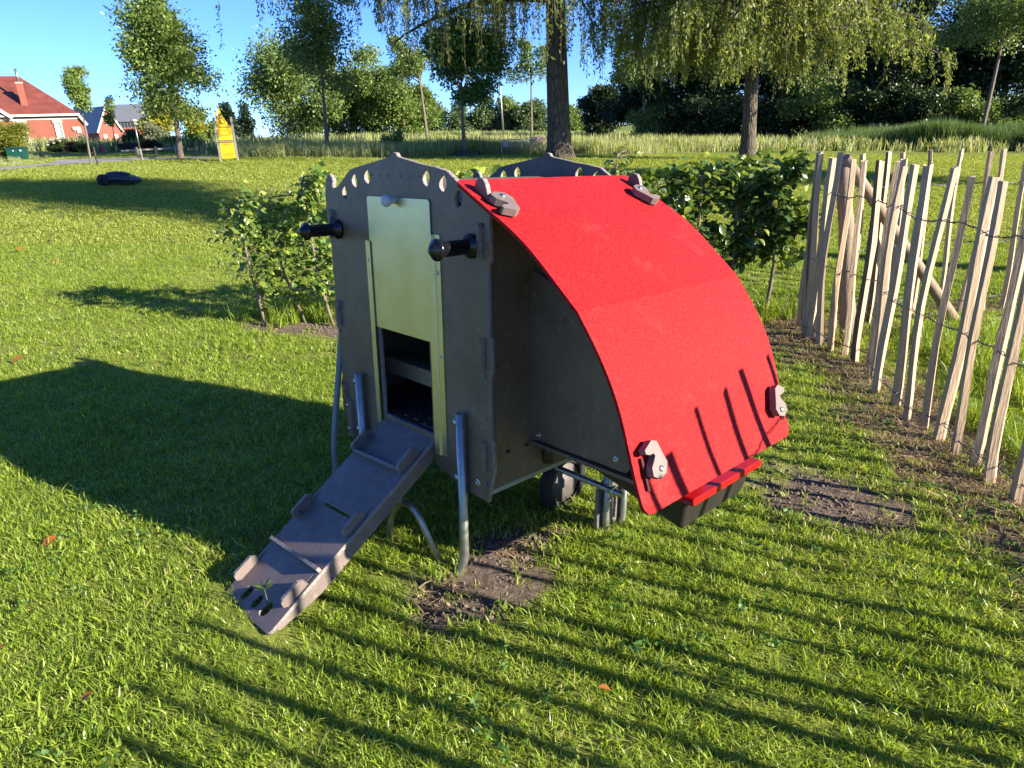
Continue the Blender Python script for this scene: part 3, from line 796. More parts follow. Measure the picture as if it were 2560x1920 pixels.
def ramp():
    root = bpy.data.objects.new('ramp', None)
    COL.objects.link(root)
    a = Vector((-.002, .03, -.938)); b = Vector((.042, -.680, -1.375))
    dx = (b - a); Ln = dx.length; t = dx.normalized()
    side = Vector((1, 0, 0)); side = (side - t * side.dot(t)).normalized(); n = side.cross(-t).normalized()
    if n.z < 0: n = -n
    Lm = Matrix(((side.x, t.x, n.x, a.x), (side.y, t.y, n.y, a.y), (side.z, t.z, n.z, a.z + ZO), (0, 0, 0, 1)))
    root.matrix_world = COOPM @ Lm
    tag(root, 'grey-brown plastic chicken ramp leaning from the coop door to the grass', 'ramp')
    # local: x across (-.16..+.16), y down the slope (0..Ln), z off the deck
    W_ = .156
    def at(u, d): # pixel-free helper: coop (u,d) on deck -> local x,y
        y = (Vector((u, d, -.975 + .615 * (d + .03))) - a)
        return y.dot(side), y.dot(t)
    outer = wob([(-W_, 0), (W_, 0), (W_, Ln), (W_ - .012, Ln + .012), (-W_ + .012, Ln + .012), (-W_, Ln)])
    slits = []
    tabs = [(-.140, .195), (.136, .195), (-.140, .505), (.136, .475), (-.138, .775), (.137, .750)]
    for (x, y) in tabs: slits.append([(x - .004, y - .115), (x + .004, y - .115), (x + .004, y - .005), (x - .004, y - .005)])
    cross = [(-.085, .415), (.082, .415), (.082, .427), (-.085, .427)]
    hl = [[(cx + .021 * cos(k * pi / 7), .795 + .026 * sin(k * pi / 7)) for k in range(14)] for cx in (-.064, .004, .066)]
    top = Matrix(((1, 0, 0, 0), (0, 1, 0, 0), (0, 0, 1, -.006), (0, 0, 0, 1)))
    dk = plate('deck', outer, slits + [cross] + hl, .012, top, [M['ramp'], M['edge']], root)
    for s in (-1, 1):
        mb = MB()
        mb.prism([(.055, -.0125), (Ln - .01, -.0125), (Ln - .02, -.03), (.66, -.062), (.10, -.062), (.055, -.04)], lambda p, q, t_: (s * (W_ - .012) + t_, p, q), -.006, .006, 0, 1)
        mb.build('side_rail', [M['ramp'], M['edge']], root)
    for (y, x0, x1) in ((.205, -.135, .135), (.615, -.150, .150)):
        mb = MB(); mb.prism([(x0, -.001), (x1, -.001), (x1, .020), (x0, .020)], lambda p, q, t_: (p, y + t_, q), -.006, .006, 0, 1); mb.build('cleat', [M['ramp'], M['edge']], root)
    for (x, y) in tabs:
        mb = MB(); h = .040 if y < .3 else .036
        mb.prism([(y - .085, .0005), (y, .0005), (y + .012, .012), (y + .008, h - .006), (y - .002, h), (y - .070, h), (y - .085, h - .016)], lambda p, q, t_: (x + t_, p, q), -.006, .006, 0, 1)
        mb.build('guard_tab', [M['ramp'], M['edge']], root)
ramp()

def hose():
    root = bpy.data.objects.new('hose', None)
    COL.objects.link(root); root.matrix_world = COOPM @ Matrix.Translation((-.464, 0, 0))
    tag(root, 'grey plastic hose hanging down the left edge of the coop, printed with black capitals', 'hose')
    P = [(.012, .03, -.62), (.004, .014, -.70), (-.002, -.004, -.83), (-.004, -.026, -.957), (-.002, -.045, -1.06), (.004, -.058, -1.13), (.006, -.064, -1.20), (.012, -.066, -1.265)]
    Q = []
    for i in range(len(P) - 1):
        for k in range(4): Q.append(Vector(P[i]).lerp(Vector(P[i + 1]), k / 4))
    Q.append(Vector(P[-1])); Q = [q + Vector((0, 0, ZO)) for q in Q]
    mb = MB(); mb.tube(Q, .0125, 14); mb.build('tube', M['hose'], root)
    mb = MB(); mb.tube([Q[-1] + Vector((0, 0, .012)), Q[-1] - Vector((0, 0, .014))], .0138, 14); mb.build('end_sleeve', M['hose'], root)
    # letters set one under another, lying on the tube's front
    for i, ch in enumerate('COPELLE'):
        z = -.725 - i * .026
        c = Vector((-.001 + .002 * 0, -.0035 - i * .0036, z + ZO)); nrm = Vector((.10, -1, .05)).normalized()
        x = Vector((0, 0, -1)); x = (x - nrm * x.dot(nrm)).normalized(); y = nrm.cross(x)
        p = c + nrm * .0125
        tf = Matrix(((x.x, y.x, nrm.x, p.x), (x.y, y.y, nrm.y, p.y), (x.z, y.z, nrm.z, p.z), (0, 0, 0, 1)))
        text_mesh('letter', ch, .024, tf, M['ink'], root)
hose()

# ------------------------------------------------------------------ picket fences
def picket_mesh(seed, h, w):
    r = random.Random(seed)
    n = 9; k = r.choice((4, 5, 5))
    ang = sorted(2 * pi * (i + r.uniform(-.25, .25)) / k for i in range(k))
    rad = [w * r.uniform(.38, .62) for _ in ang]
    sx, sy = 0.0, 0.0; V = []; tw = r.uniform(-.6, .6)
    kx, ky = r.uniform(-.015, .015), r.uniform(-.015, .015)
    ph = r.uniform(0, 6)
    for i in range(n):
        t = i / (n - 1)
        sx = kx * sin(t * pi) * 1.5 + .011 * sin(ph + t * 6.5); sy = ky * sin(t * pi) * 1.5 + .008 * cos(ph + t * 4.7)
        f = (1.08 - .22 * t) * r.uniform(.9, 1.1)
        for a, q in zip(ang, rad):
            V.append((sx + q * f * cos(a + tw * t) , sy + q * f * sin(a + tw * t) * .8, h * t + (r.uniform(-.008, .008) if i in (0, n - 1) else 0)))
    F = []
    mi = []
    bark = r.randrange(k) if r.random() < .6 else -1
    for i in range(n - 1):
        for j in range(k):
            F.append((i * k + j, i * k + (j + 1) % k, (i + 1) * k + (j + 1) % k, (i + 1) * k + j)); mi.append(1 if j == bark else 0)
    mb = MB(); mb.add(V, F); mb.m = mi
    mb.f.append(tuple(reversed(range(k)))); mb.m.append(0); mb.s.append(False)
    mb.f.append(tuple((n - 1) * k + j for j in range(k))); mb.m.append(0); mb.s.append(False)
    return mb

def make_fence(name, spots, label, wires, seed, extra=None):
    x0, y0 = spots[0][0], spots[0][1]
    root = empty(name, (x0, y0, float(hgt(x0, y0))), 0, label, 'fence')
    Z0 = root.location.z
    tops = []
    for i, (x, y, h, w, lx, ly) in enumerate(spots):
        zb = float(hgt(x, y)) - .03
        mb = picket_mesh(seed + i, h + .03, w)
        # lean
        mb.v = [(vx + lx * vz / h, vy + ly * vz / h, vz) for vx, vy, vz in mb.v]
        o = mb.build('picket', [M['picket'], M['picket_bark']], root)
        o.location = (x - x0, y - y0, zb - Z0)
        tops.append((x, y, zb, lx, ly, h))
    for hz in wires:
        mb = MB()
        for strand in (0, 1):
            P = []
            for i, (x, y, zb, lx, ly, h) in enumerate(tops):
                a = np.array(tops[max(i - 1, 0)][:2]); b = np.array(tops[min(i + 1, len(tops) - 1)][:2]); d = b - a; d = d / (np.hypot(*d) + 1e-9); nn = np.array((-d[1], d[0]))
                q = np.array((x + lx * hz / h, y + ly * hz / h)); sgn = 1 if strand == 0 else -1
                z = zb + hz + .012 * sin(i * 1.7 + hz * 9)
                if i > 0:
                    pv = P[-1]; m0 = np.array((pv[0], pv[1], pv[2])); m1 = np.array((q[0] + nn[0] * .027 * sgn - x0, q[1] + nn[1] * .027 * sgn - y0, z - Z0))
                    gap = np.hypot(*(m1 - m0)[:2]); kk = max(2, int(gap / .018))
                    c0 = np.array((tops[i - 1][0] + tops[i - 1][3] * hz / h - x0, tops[i - 1][1] + tops[i - 1][4] * hz / h - y0)); c1 = np.array((q[0] - x0, q[1] - y0))
                    for k in range(1, kk):
                        t = k / kk; base = c0 * (1 - t) + c1 * t; zz = m0[2] * (1 - t) + m1[2] * t - .012 * sin(t * pi)
                        amp = .027 * abs(cos(t * pi)) ** 3 + .0028
                        ph = t * kk * 1.35
                        P.append((base[0] + nn[0] * amp * cos(ph) * sgn, base[1] + nn[1] * amp * cos(ph) * sgn, zz + .0028 * sin(ph) * sgn))
                P.append((q[0] + nn[0] * .027 * sgn - x0, q[1] + nn[1] * .027 * sgn - y0, z - Z0))
            mb.tube(P, .0022, 5, False)
        mb.build('wire', M['wire'], root)
    if extra: extra(root, x0, y0, Z0)
    return root

_r = random.Random(11)
known = [(2.217, 5.046), (2.198, 4.937), (2.160, 4.80), (2.155, 4.70), (2.155, 4.589), (2.183, 4.470), (2.245, 4.40), (2.267, 4.279), (2.294, 4.159), (2.250, 4.05), (2.219, 3.928), (2.126, 3.709), (2.115, 3.510), (2.075, 3.328), (2.103, 3.215), (2.119, 3.083), (2.074, 2.913), (2.095, 2.800), (2.083, 2.640), (2.071, 2.487)]
spotsA = []
for i, (x, y) in enumerate(known):
    spotsA.append((x, y, 1.265 + _r.uniform(-.02, .02), _r.uniform(.044, .058), _r.uniform(-.045, .02), _r.uniform(-.018, .018)))
y = 2.33
while y > -1.6:
    spotsA.append((max(1.76, 2.05 - .20 * (2.33 - y)) + _r.uniform(-.02, .02), y, 1.265 + _r.uniform(-.03, .03), _r.uniform(.038, .052), _r.uniform(-.05, .03), _r.uniform(-.03, .03)))
    y -= _r.uniform(.115, .155)
def corner(root, x0, y0, Z0):
    mb = MB(); b = Vector((2.37, 4.56, float(hgt(2.37, 4.56)) - .1)); t = Vector((2.33, 4.90, 1.14))
    P = [b.lerp(t, k / 6) - Vector((x0, y0, Z0)) + Vector((.008 * sin(k * 2.1), 0, 0)) for k in range(7)]
    mb.tube(P, [.062, .058, .055, .052, .05, .048, .046], 12); mb.build('post', M['postwood'], root)
    mb = MB(); b = Vector((3.56, 5.24, float(hgt(3.56, 5.24)) - .05)); t = Vector((2.31, 4.86, 1.17))
    P = [t.lerp(b, k / 8) - Vector((x0, y0, Z0)) for k in range(9)]
    mb.tube(P, [.036, .037, .038, .038, .039, .040, .041, .042, .042], 12); mb.build('brace', M['postwood'], root)
make_fence('picket_fence', spotsA, 'nearer split-chestnut picket fence beside the coop with a slanting round brace at its corner', (1.07, .60, .12), 100, corner)
spotsB = []
for (x, y) in [(2.43, 4.95), (2.56, 5.02), (2.78, 5.16), (3.06, 5.36), (3.27, 5.42), (3.52, 5.46), (3.70, 5.44), (3.90, 5.50), (4.12, 5.56), (4.36, 5.6), (4.6, 5.68), (4.85, 5.74), (5.1, 5.8), (5.4, 5.9)]:
    spotsB.append((x, y, 1.25 + _r.uniform(-.02, .02), _r.uniform(.038, .050), _r.uniform(-.08, -.01), _r.uniform(-.03, .03)))
make_fence('picket_fence', spotsB, 'farther picket fence run going off to the right behind the brace', (1.05, .60, .14), 300)

# ------------------------------------------------------------------ leaves, hedges, trees
def leaf_quads(C, D, L, W_, r, droop=0.0):
    """N leaves: centre base C, direction D, length L, width W -> folded diamonds"""
    N = len(C)
    D = D / (np.linalg.norm(D, axis=1, keepdims=True) + 1e-9)
    A = r.normal(size=(N, 3)); S = np.cross(D, A); S /= (np.linalg.norm(S, axis=1, keepdims=True) + 1e-9)
    Nn = np.cross(D, S)
    L = np.broadcast_to(L, (N,))[:, None]; W_ = np.broadcast_to(W_, (N,))[:, None]
    b = C; t = C + D * L; m = C + D * L * .45
    l_ = m + S * W_ * .5 + Nn * W_ * .15; r_ = m - S * W_ * .5 + Nn * W_ * .15
    V = np.stack([b, r_, t, l_], 1).reshape(-1, 3)
    F = np.arange(4 * N).reshape(-1, 4)
    return V, F

def crown_points(r, c, rx, rz, lobes, n, clump, ry=None, taper=0.0):
    ry = ry or rx
    # lobe centres
    lc = []
    for i in range(lobes):
        v = r.normal(size=3); v /= np.linalg.norm(v); v *= r.uniform(.15, .74)
        lc.append(v)
    lc = np.array(lc); lr = r.uniform(.24, .44, lobes)
    m_ = np.arange(lobes) % 3 == 1
    nr = np.linalg.norm(lc, axis=1, keepdims=True)
    lc = np.where(m_[:, None], lc / nr * r.uniform(.72, .98, (lobes, 1)), lc); lr = np.where(m_, r.uniform(.12, .24, lobes), lr)
    k = max(40, n // 28)
    li = r.integers(0, lobes, k); v = r.normal(size=(k, 3)); v /= np.linalg.norm(v, axis=1, keepdims=True)
    v *= (r.uniform(.15, 1, (k, 1)) ** .5)
    cc = lc[li] + v * lr[li][:, None]
    if taper:
        f = 1 - taper * np.clip(cc[:, 2:3] * .5 + .5, 0, 1); cc[:, :2] *= f
    cc = cc * np.array((rx, ry, rz))
    ci = r.integers(0, k, n)
    P = cc[ci] + np.clip(r.normal(size=(n, 3)), -1.6, 1.6) * clump * np.array((1, 1, .6))
    out = P / np.array((rx, ry, rz))
    return P + np.array(c), out, cc[: min(k, 60)] + np.array(c)

def crown_obj(name, r, origin, c, rx, rz, n, leaf, m, parent, lobes=11, clump=None, taper=0.0, aspect=.62, ry=None):
    clump = clump or .075 * (rx + rz)
    n = int(n * 2.5)
    P, out, cc = crown_points(r, c, rx, rz, lobes, n, clump, ry, taper)
    D = out + r.normal(size=P.shape) * .9 + np.array((0, 0, -.25))
    L = leaf * .78 * r.uniform(.65, 1.35, len(P))
    V, F = leaf_quads(P - np.array(origin), D, L, L * aspect, r)
    o = bpy.data.objects.new(name, mesh_np(name, V, F, [m])); link(o, parent)
    return o, cc

def tree(name, label, base, top, c, rx, rz, n, leaf, m, trunk_r, group=None, seed=0, lobes=11, taper=0, clump=None, barkm='bark_thin', limbs=7, cat='tree', ry=None):
    r = np.random.default_rng(1000 + seed)
    base = np.array(base, float); top = np.array(top, float)
    root = empty(name, tuple(base), 0, label, cat, group)
    cr, cc = crown_obj('crown', r, base, c, rx, rz, n, leaf, M[m], root, lobes, clump, taper, ry=ry)
    mb = MB(); b0 = base - np.array((0, 0, .1)); K = 7; P = []
    for k in range(K + 1):
        t = k / K; q = b0 * (1 - t) + top * t - base; w = .06 * trunk_r * 8 * (t * (1 - t)); P.append((q[0] + w * sin(3 * t + seed), q[1], q[2]))
    rad = [trunk_r * (1.35 if k == 0 else 1) * (1 - .5 * k / K) for k in range(K + 1)]
    mb.tube(P, rad, 10); tip = np.array(P[-1])
    crown_top = np.array(c) + np.array((0, 0, rz * .75)) - base
    tr = mb.build('trunk', M[barkm], root)
    mb = MB(); ends = cc[r.permutation(len(cc))[:limbs]] - base
    ends = list(ends) + [crown_top]
    for e in ends:
        s0 = np.array(P[-2]) * (1 - .6) + tip * .6 if r.random() < .5 else tip
        mid = (s0 + e) / 2 + np.array((0, 0, .12 * np.linalg.norm(e - s0)))
        Q = [s0 * (1 - t) ** 2 + mid * 2 * t * (1 - t) + e * t * t for t in np.linspace(0, 1, 6)]
        mb.tube(Q, [trunk_r * .42 * (1 - .85 * k / 5) for k in range(6)], 6, False)
    mb.build('branch', M[barkm], root)
    return root

tree('linden_tree', 'young linden with a full green crown above the yellow sign post side of the path', (-9.18, 20.75, .97), (-9.04, 20.75, 2.9), (-9.15, 20.75, 3.68), 1.36, 1.66, 10500, .105, 'lf_linden', .085, seed=101, lobes=30, taper=.32, limbs=12)
tree('staked_tree', 'small slender tree tied to a stake at the path edge, left of the linden', (-10.15, 17.92, .96), (-10.02, 17.92, 2.6), (-10.02, 17.92, 2.68), .38, .78, 2000, .075, 'lf_linden', .028, seed=2, lobes=8, taper=.45, limbs=5)
tree('sapling', 'wispy sapling in front of the grey-roofed gable house', (-12.68, 24.0, 1.11), (-12.54, 24.0, 2.74), (-12.60, 24.0, 2.42), .21, .52, 420, .10, 'lf_linden', .018, seed=3, lobes=5, limbs=4)
tree('golden_tree', 'yellow-green garden tree behind the linden', (-15.54, 34.0, .86), (-15.42, 34.0, 2.3), (-15.41, 34.0, 2.5), 1.62, 1.05, 5200, .17, 'lf_gold', .10, seed=4, lobes=12)
tree('tall_bush', 'dark green bush mass right of the golden tree', (-14.70, 36.0, .78), (-14.7, 36.0, 1.3), (-14.65, 36.0, 1.55), 1.25, .95, 4200, .17, 'lf_oak', .06, seed=5, cat='bush')
tree('cypress', 'slim dark cypress behind the yellow sign', (-22.1, 60, .95), (-21.95, 60, 3.0), (-22.1, 60, 2.5), .95, 1.75, 3000, .24, 'lf_conifer', .1, 'dark cypresses behind the sign', seed=6, taper=.75, lobes=14, limbs=3)
tree('cypress', 'slim dark cypress standing alone right of the yellow sign', (-21.5, 62, .95), (-21.36, 62, 3.0), (-21.5, 62, 2.5), .85, 1.8, 3000, .24, 'lf_conifer', .1, 'dark cypresses behind the sign', seed=7, taper=.8, lobes=14, limbs=3)
tree('young_tree', 'young tree with a bare straight trunk left of the coop gable', (-5.86, 24.4, .83), (-5.74, 24.4, 3.3), (-5.55, 24.4, 4.35), 1.4, 2.0, 4600, .115, 'lf_oak', .075, seed=8, lobes=22, limbs=14, taper=.3)
tree('broad_tree', 'tall broad oak, leftmost of the big trees behind the meadow', (-12.88, 44, .5), (-12.3, 44, 3.6), (-12.2, 44, 4.3), 2.75, 3.6, 11000, .21, 'lf_oak', .22, 'big trees behind the meadow', seed=9, lobes=20)
tree('broad_tree', 'broad oak behind the bare-trunked young tree', (-9.46, 46, .9), (-8.9, 46, 3.4), (-9.06, 46, 3.75), 2.75, 3.3, 11000, .21, 'lf_oak', .22, 'big trees behind the meadow', seed=10, lobes=20)
tree('broad_tree', 'bright green hornbeam, rounded, right of the oaks', (-6.53, 44, .86), (-6.27, 44, 2.6), (-6.29, 44, 2.75), 2.1, 2.35, 9000, .19, 'lf_beech', .18, 'big trees behind the meadow', seed=11, lobes=18)
tree('broad_tree', 'lower green hornbeam at the right end of the big tree row', (-5.1, 48, .81), (-5.19, 48, 2.2), (-5.24, 48, 2.2), 1.6, 1.7, 6500, .19, 'lf_beech', .15, 'big trees behind the meadow', seed=12, lobes=14)
tree('young_tree', 'thin young tree with a leaning trunk just behind the round-crowned tree', (-3.10, 30.58, .72), (-3.25, 30.58, 3.4), (-3.6, 30.58, 4.1), .95, 1.05, 2600, .125, 'lf_oak', .07, seed=13)
tree('round_tree', 'dense dark green round-crowned tree standing on a heap of soil', (-1.23, 22.91, .65), (-1.18, 22.91, 2.5), (-1.16, 22.91, 3.45), 1.38, 1.36, 8000, .115, 'lf_round', .075, seed=14, lobes=16, limbs=9)
tree('young_tree', 'sparse young tree just left of the thick trunk', (1.30, 32.11, .55), (1.35, 32.11, 3.6), (1.30, 32.11, 3.7), .75, 1.35, 1000, .14, 'lf_linden', .06, seed=15, lobes=9, limbs=10)
for i, (x, z, rx, rz, m_) in enumerate([(-5.8, 2.35, 2.6, 1.9, 'lf_far'), (-2.16, 2.4, 2.5, 2.05, 'lf_far'), (.6, 2.45, 2.0, 2.2, 'lf_oak'), (3.1, 2.1, 1.9, 1.9, 'lf_far'), (6.37, 1.75, 2.1, 1.66, 'lf_oak'), (9.2, 1.5, 1.7, 1.5, 'lf_far'), (-9.0, 2.2, 2.2, 1.7, 'lf_oak')]):
    tree('field_tree', ['rounded hedgerow tree at the far side of the field, seen under the round-crowned tree', 'hedgerow tree by the flagpole on the far side of the field', 'tallest hedgerow tree right of the flagpole', 'pale hedgerow tree behind the thick trunk', 'hedgerow tree just right of the thick trunk, far off', 'low hedgerow tree at the dark wood corner', 'far hedgerow tree seen behind the hornbeams'][i],
         (x, 75 + (i % 3), float(hgt(x, 75))), (x, 75 + (i % 3), z * .6), (x, 75 + (i % 3), z - .15), rx, rz * 1.05, 4200, .30, m_, .16, 'hedgerow trees across the field', seed=20 + i, lobes=14, limbs=4)
tree('young_tree', 'slim tree with a straight trunk between the two willows', (8.3, 42, .27), (7.97, 42, 4.3), (7.82, 42, 5.2), 1.95, 2.2, 4200, .17, 'lf_oak', .12, seed=30, limbs=12)
tree('young_tree', 'slim leaning tree behind the reeds at the right edge', (21.75, 33, -.27), (21.95, 33, 4.2), (21.5, 33, 5.0), 2.3, 2.2, 5200, .15, 'lf_oak', .11, seed=31, limbs=12)
WL = ['low dark tree at the left corner of the wood', 'dark rounded tree near the left corner of the wood', 'tall dark tree left of the willow trunk in the wood', 'tall dark tree right behind the willow trunk', 'tall tree in the middle of the wood, over the brightest willow strands', 'tallest tree of the wood, right of the willow',
      'dark tree of the wood left of the gap of sky', 'lower tree under the gap of sky on the right', 'tall tree of the wood at the right edge', 'rear tree of the wood behind the slim leaning tree', 'outermost tree of the wood on the right']
for i, (x, y, z, rx, rz) in enumerate([(7.5, 52, 2.2, 1.9, 1.7), (8.9, 47, 2.9, 2.2, 2.4), (10.6, 42, 3.8, 2.7, 3.4), (13.3, 43, 4.6, 2.9, 4.2), (15.6, 40, 4.8, 2.9, 4.4), (18.8, 42, 5.2, 2.9, 4.9), (19.8, 38, 3.9, 2.4, 3.6), (23.4, 40, 2.8, 2.2, 2.7), (27.9, 44, 4.4, 2.8, 4.4), (25.1, 37, 3.6, 2.2, 3.6), (28.5, 38, 3.9, 2.5, 3.9)]):
    b = float(hgt(x, y))
    tree('woodland_tree', WL[i], (x, y, b), (x + .1, y, z), (x, y, z), rx, rz, 11000, .21, 'lf_wood_shade', .19, 'trees of the dark wood', seed=40 + i, lobes=22, limbs=9)
for i, (x, y, rx, rz) in enumerate([(9.0, 42, 1.7, 1.4), (11.6, 39, 1.9, 1.7), (14.0, 38.5, 1.9, 1.5), (16.4, 37.5, 2.0, 1.9), (18.6, 37, 1.8, 1.8), (20.9, 36, 1.9, 1.6), (23.4, 36, 2.0, 1.7), (26.0, 34.6, 2.0, 1.6), (12.6, 44, 2.2, 2.2), (17.4, 43, 2.4, 2.4), (22.2, 42, 2.4, 2.2)]):
    b = float(hgt(x, y))
    tree('woodland_bush', ['bush at the wood edge left of the willow trunk', 'bush at the wood edge close behind the willow trunk', 'paler bush at the wood edge right of the willow trunk', 'dark bush in the deepest shade of the wood edge', 'bush at the wood edge above the reed corner', 'bush behind the left part of the reeds', 'bush behind the middle of the reeds', 'bush behind the right part of the reeds', 'inner dark bush behind the willow trunk', 'inner dark bush in the middle of the wood', 'inner dark bush behind the reeds'][i],
         (x, y, b), (x, y, b + rz * .6), (x, y, b + rz * .85), rx, rz, 5200, .19, 'lf_wood_shade' if i % 3 else 'lf_oak', .06, 'bushes under the dark wood', seed=60 + i, lobes=14, limbs=4, cat='bush')
# trees that stand beside the frame on the right and throw the long bands of shade over the lawn
tree('shade_tree', 'tall tree out to the right beyond the picket fence', (9.2, 5.0, -.3), (9.2, 5.0, 5.6), (9.2, 5.0, 7.2), 1.7, 2.5, 9000, .13, 'lf_oak', .16, 'trees to the right of the garden', seed=80, lobes=16)
tree('shade_tree', 'second tree out to the right, farther down the lawn', (16.5, 10.5, -.2), (16.5, 10.5, 3.6), (16.5, 10.5, 5.0), 2.0, 2.2, 8000, .14, 'lf_oak', .16, 'trees to the right of the garden', seed=81, lobes=16)

def weeping(name, label, base, top, trunk_r, R_, zrange, zmin, nbr, spr, hrange, seed, leafL=.11, keep=None, extra=(), wind=(.0, .0), leaf='lf_willow'):
    """weeping tree: arching branches round the trunk, each hung with leafy sprays; zmin(x, y) is the ragged lower edge of the curtain"""
    r = np.random.default_rng(seed)
    base = np.array(base, float); top = np.array(top, float)
    root = empty(name, tuple(base), 0, label, 'tree')
    mb = MB(); K = 16; P = []; rad = []
    for k in range(K + 1):
        t = k / K; q = (base - np.array((0, 0, .15))) * (1 - t) + top * t - base
        P.append((q[0] + .05 * sin(2.3 * t + seed), q[1], q[2])); rad.append(trunk_r * (1 + .55 * math.exp(-t * 26)) * (1 - .42 * t))
    mb.tube(P, rad, 28); mb.build('trunk', M['bark'], root)
    P = np.array(P)
    def on_trunk(z):
        return np.array([np.interp(z, P[:, 2], P[:, 0]), np.interp(z, P[:, 2], P[:, 1]), z])
    mb = MB(); S = MB(); C = []; D = []
    br = []
    for b in range(nbr):
        a = 2 * pi * (b * .618 + r.uniform(-.08, .08)); z0 = r.uniform(*zrange) - base[2]; L = R_ * r.uniform(.35, 1.0)
        s0 = on_trunk(z0); rise = r.uniform(.1, .4) * L; e = s0 + np.array((cos(a) * L, sin(a) * L * .85, rise * .4 - .12 * L))
        m = s0 + np.array((cos(a) * L * .5, sin(a) * L * .45, rise))
        br.append((s0, m, e))
    for (s0, m, e) in extra: br.append((np.array(s0) - base, np.array(m) - base, np.array(e) - base))
    for (s0, m, e) in br:
        L = np.linalg.norm(e - s0)
        Q = [s0 * (1 - t) ** 2 + m * 2 * t * (1 - t) + e * t * t for t in np.linspace(0, 1, 10)]
        w0 = min(trunk_r * .36, .018 * L + .02)
        mb.tube(Q, [w0 * (1 - .85 * k / 9) + .004 for k in range(10)], 6, False)
        n = int(spr * L)
        for k in range(n):
            t = r.uniform(.18, 1.03); p = s0 * (1 - t) ** 2 + m * 2 * t * (1 - t) + e * t * t
            p = p + r.normal(size=3) * np.array((.16, .16, .10))
            wx, wy = p[0] + base[0], p[1] + base[1]
            if keep is not None and not keep(wx, wy, p[2] + base[2], r): continue
            Ls = r.uniform(*hrange) * (.75 + .5 * t); lo = zmin(wx, wy, r) - base[2]
            if p[2] - Ls < lo: Ls = p[2] - lo
            if Ls < .18: continue
            out = (p - on_trunk(min(p[2], P[-1, 2]))) * np.array((1, 1, 0)); out = out / (np.linalg.norm(out) + 1e-6)
            dx = out[:2] * r.uniform(.05, .38) * Ls + np.array(wind) * Ls + r.normal(size=2) * .10 * Ls; K2 = 7; ph = r.uniform(0, 6)
            tt = np.linspace(0, 1, K2)
            pts = np.stack([p[0] + dx[0] * (1 - (1 - tt) ** 2) + .02 * np.sin(ph + 5 * tt), p[1] + dx[1] * (1 - (1 - tt) ** 2), p[2] + .06 * Ls * np.sin(tt * pi) - Ls * tt ** 1.25], 1)
            S.tube(pts, .0045, 3, False)
            q = int(34 * Ls * r.uniform(.8, 1.25)) + 4
            u = r.uniform(.03, 1, q) * (K2 - 1); i0 = np.minimum(u.astype(int), K2 - 2); f = (u - i0)[:, None]
            c = pts[i0] * (1 - f) + pts[i0 + 1] * f + r.normal(size=(q, 3)) * .034
            C.append(c); D.append(r.normal(size=(q, 3)) * .62 + np.array((dx[0] * .8, dx[1] * .8, -.85)))
    mb.build('limb', M['bark'], root)
    C = np.concatenate(C); D = np.concatenate(D); L = leafL * r.uniform(.6, 1.3, len(C))
    V, F = leaf_quads(C, D, L, L * .33, r)
    o = bpy.data.objects.new('crown', mesh_np('crown', V, F, [M[leaf]])); link(o, root)
    S.build('strand', M['twig'], root)
    return root

def zmin_central(x, y, r):
    q = x - 1.72
    b = 3.55 + .5 * math.sin(q * .9 + 1.0) + .35 * math.sin(q * 2.3)
    if -4.4 < q < -.3: b = 2.55 + .45 * math.sin(q * 3.1)
    elif -.3 <= q < 2.6: b = 2.15 + .75 * abs(math.sin(q * 2.2))
    elif q >= 2.6: b = 2.9 + .4 * math.sin(q * 2)
    return b + abs(r.normal()) * .35
def keep_central(x, y, z, r):
    q = x - 1.72
    p = .5
    if q < -8.3: p = .0
    elif q < -6.7: p = .75
    elif q < -5.0: p = .12
    elif q < -3.6: p = .5
    elif q < -1.0: p = .85
    elif q < 1.0: p = .42
    return r.random() < p
weeping('weeping_willow', 'big weeping willow with the thick furrowed trunk right behind the coop', (1.72, 21.24, .53), (1.50, 21.24, 8.4), .345, 8.4, (4.6, 8.0), zmin_central, 46, 9.5, (.8, 2.4), 5, keep=keep_central, wind=(.05, 0), leaf='lf_willow_green',
        extra=[((1.6, 21.2, 5.6), (-3, 20.6, 7.2), (-6.6, 20.0, 5.6)), ((1.6, 21.2, 5.0), (-1.2, 20.4, 5.8), (-2.6, 19.6, 4.7)), ((1.6, 21.2, 4.9), (.2, 20, 5.4), (-.8, 19.2, 4.6)), ((1.6, 21.2, 4.6), (2.8, 20.3, 5.2), (3.7, 19.8, 4.2)), ((1.6, 21.2, 5.0), (2.4, 22.4, 5.2), (2.9, 23.0, 4.1))])
def zmin_willow(x, y, r):
    q = x - 6.78
    if q > 4.2: b = 1.75
    elif q > 3.0: b = 2.5 + .3 * math.sin(q * 5)
    elif q > .5: b = 2.35 + .55 * math.sin(q * 3.1 + 1)
    elif q > -1.5: b = 2.0 + .5 * abs(math.sin(q * 2.6))
    elif q > -3.4: b = 2.1 + .6 * math.sin(q * 2.7)
    else: b = 2.7 + .4 * math.sin(q * 3)
    return b + abs(r.normal()) * .30
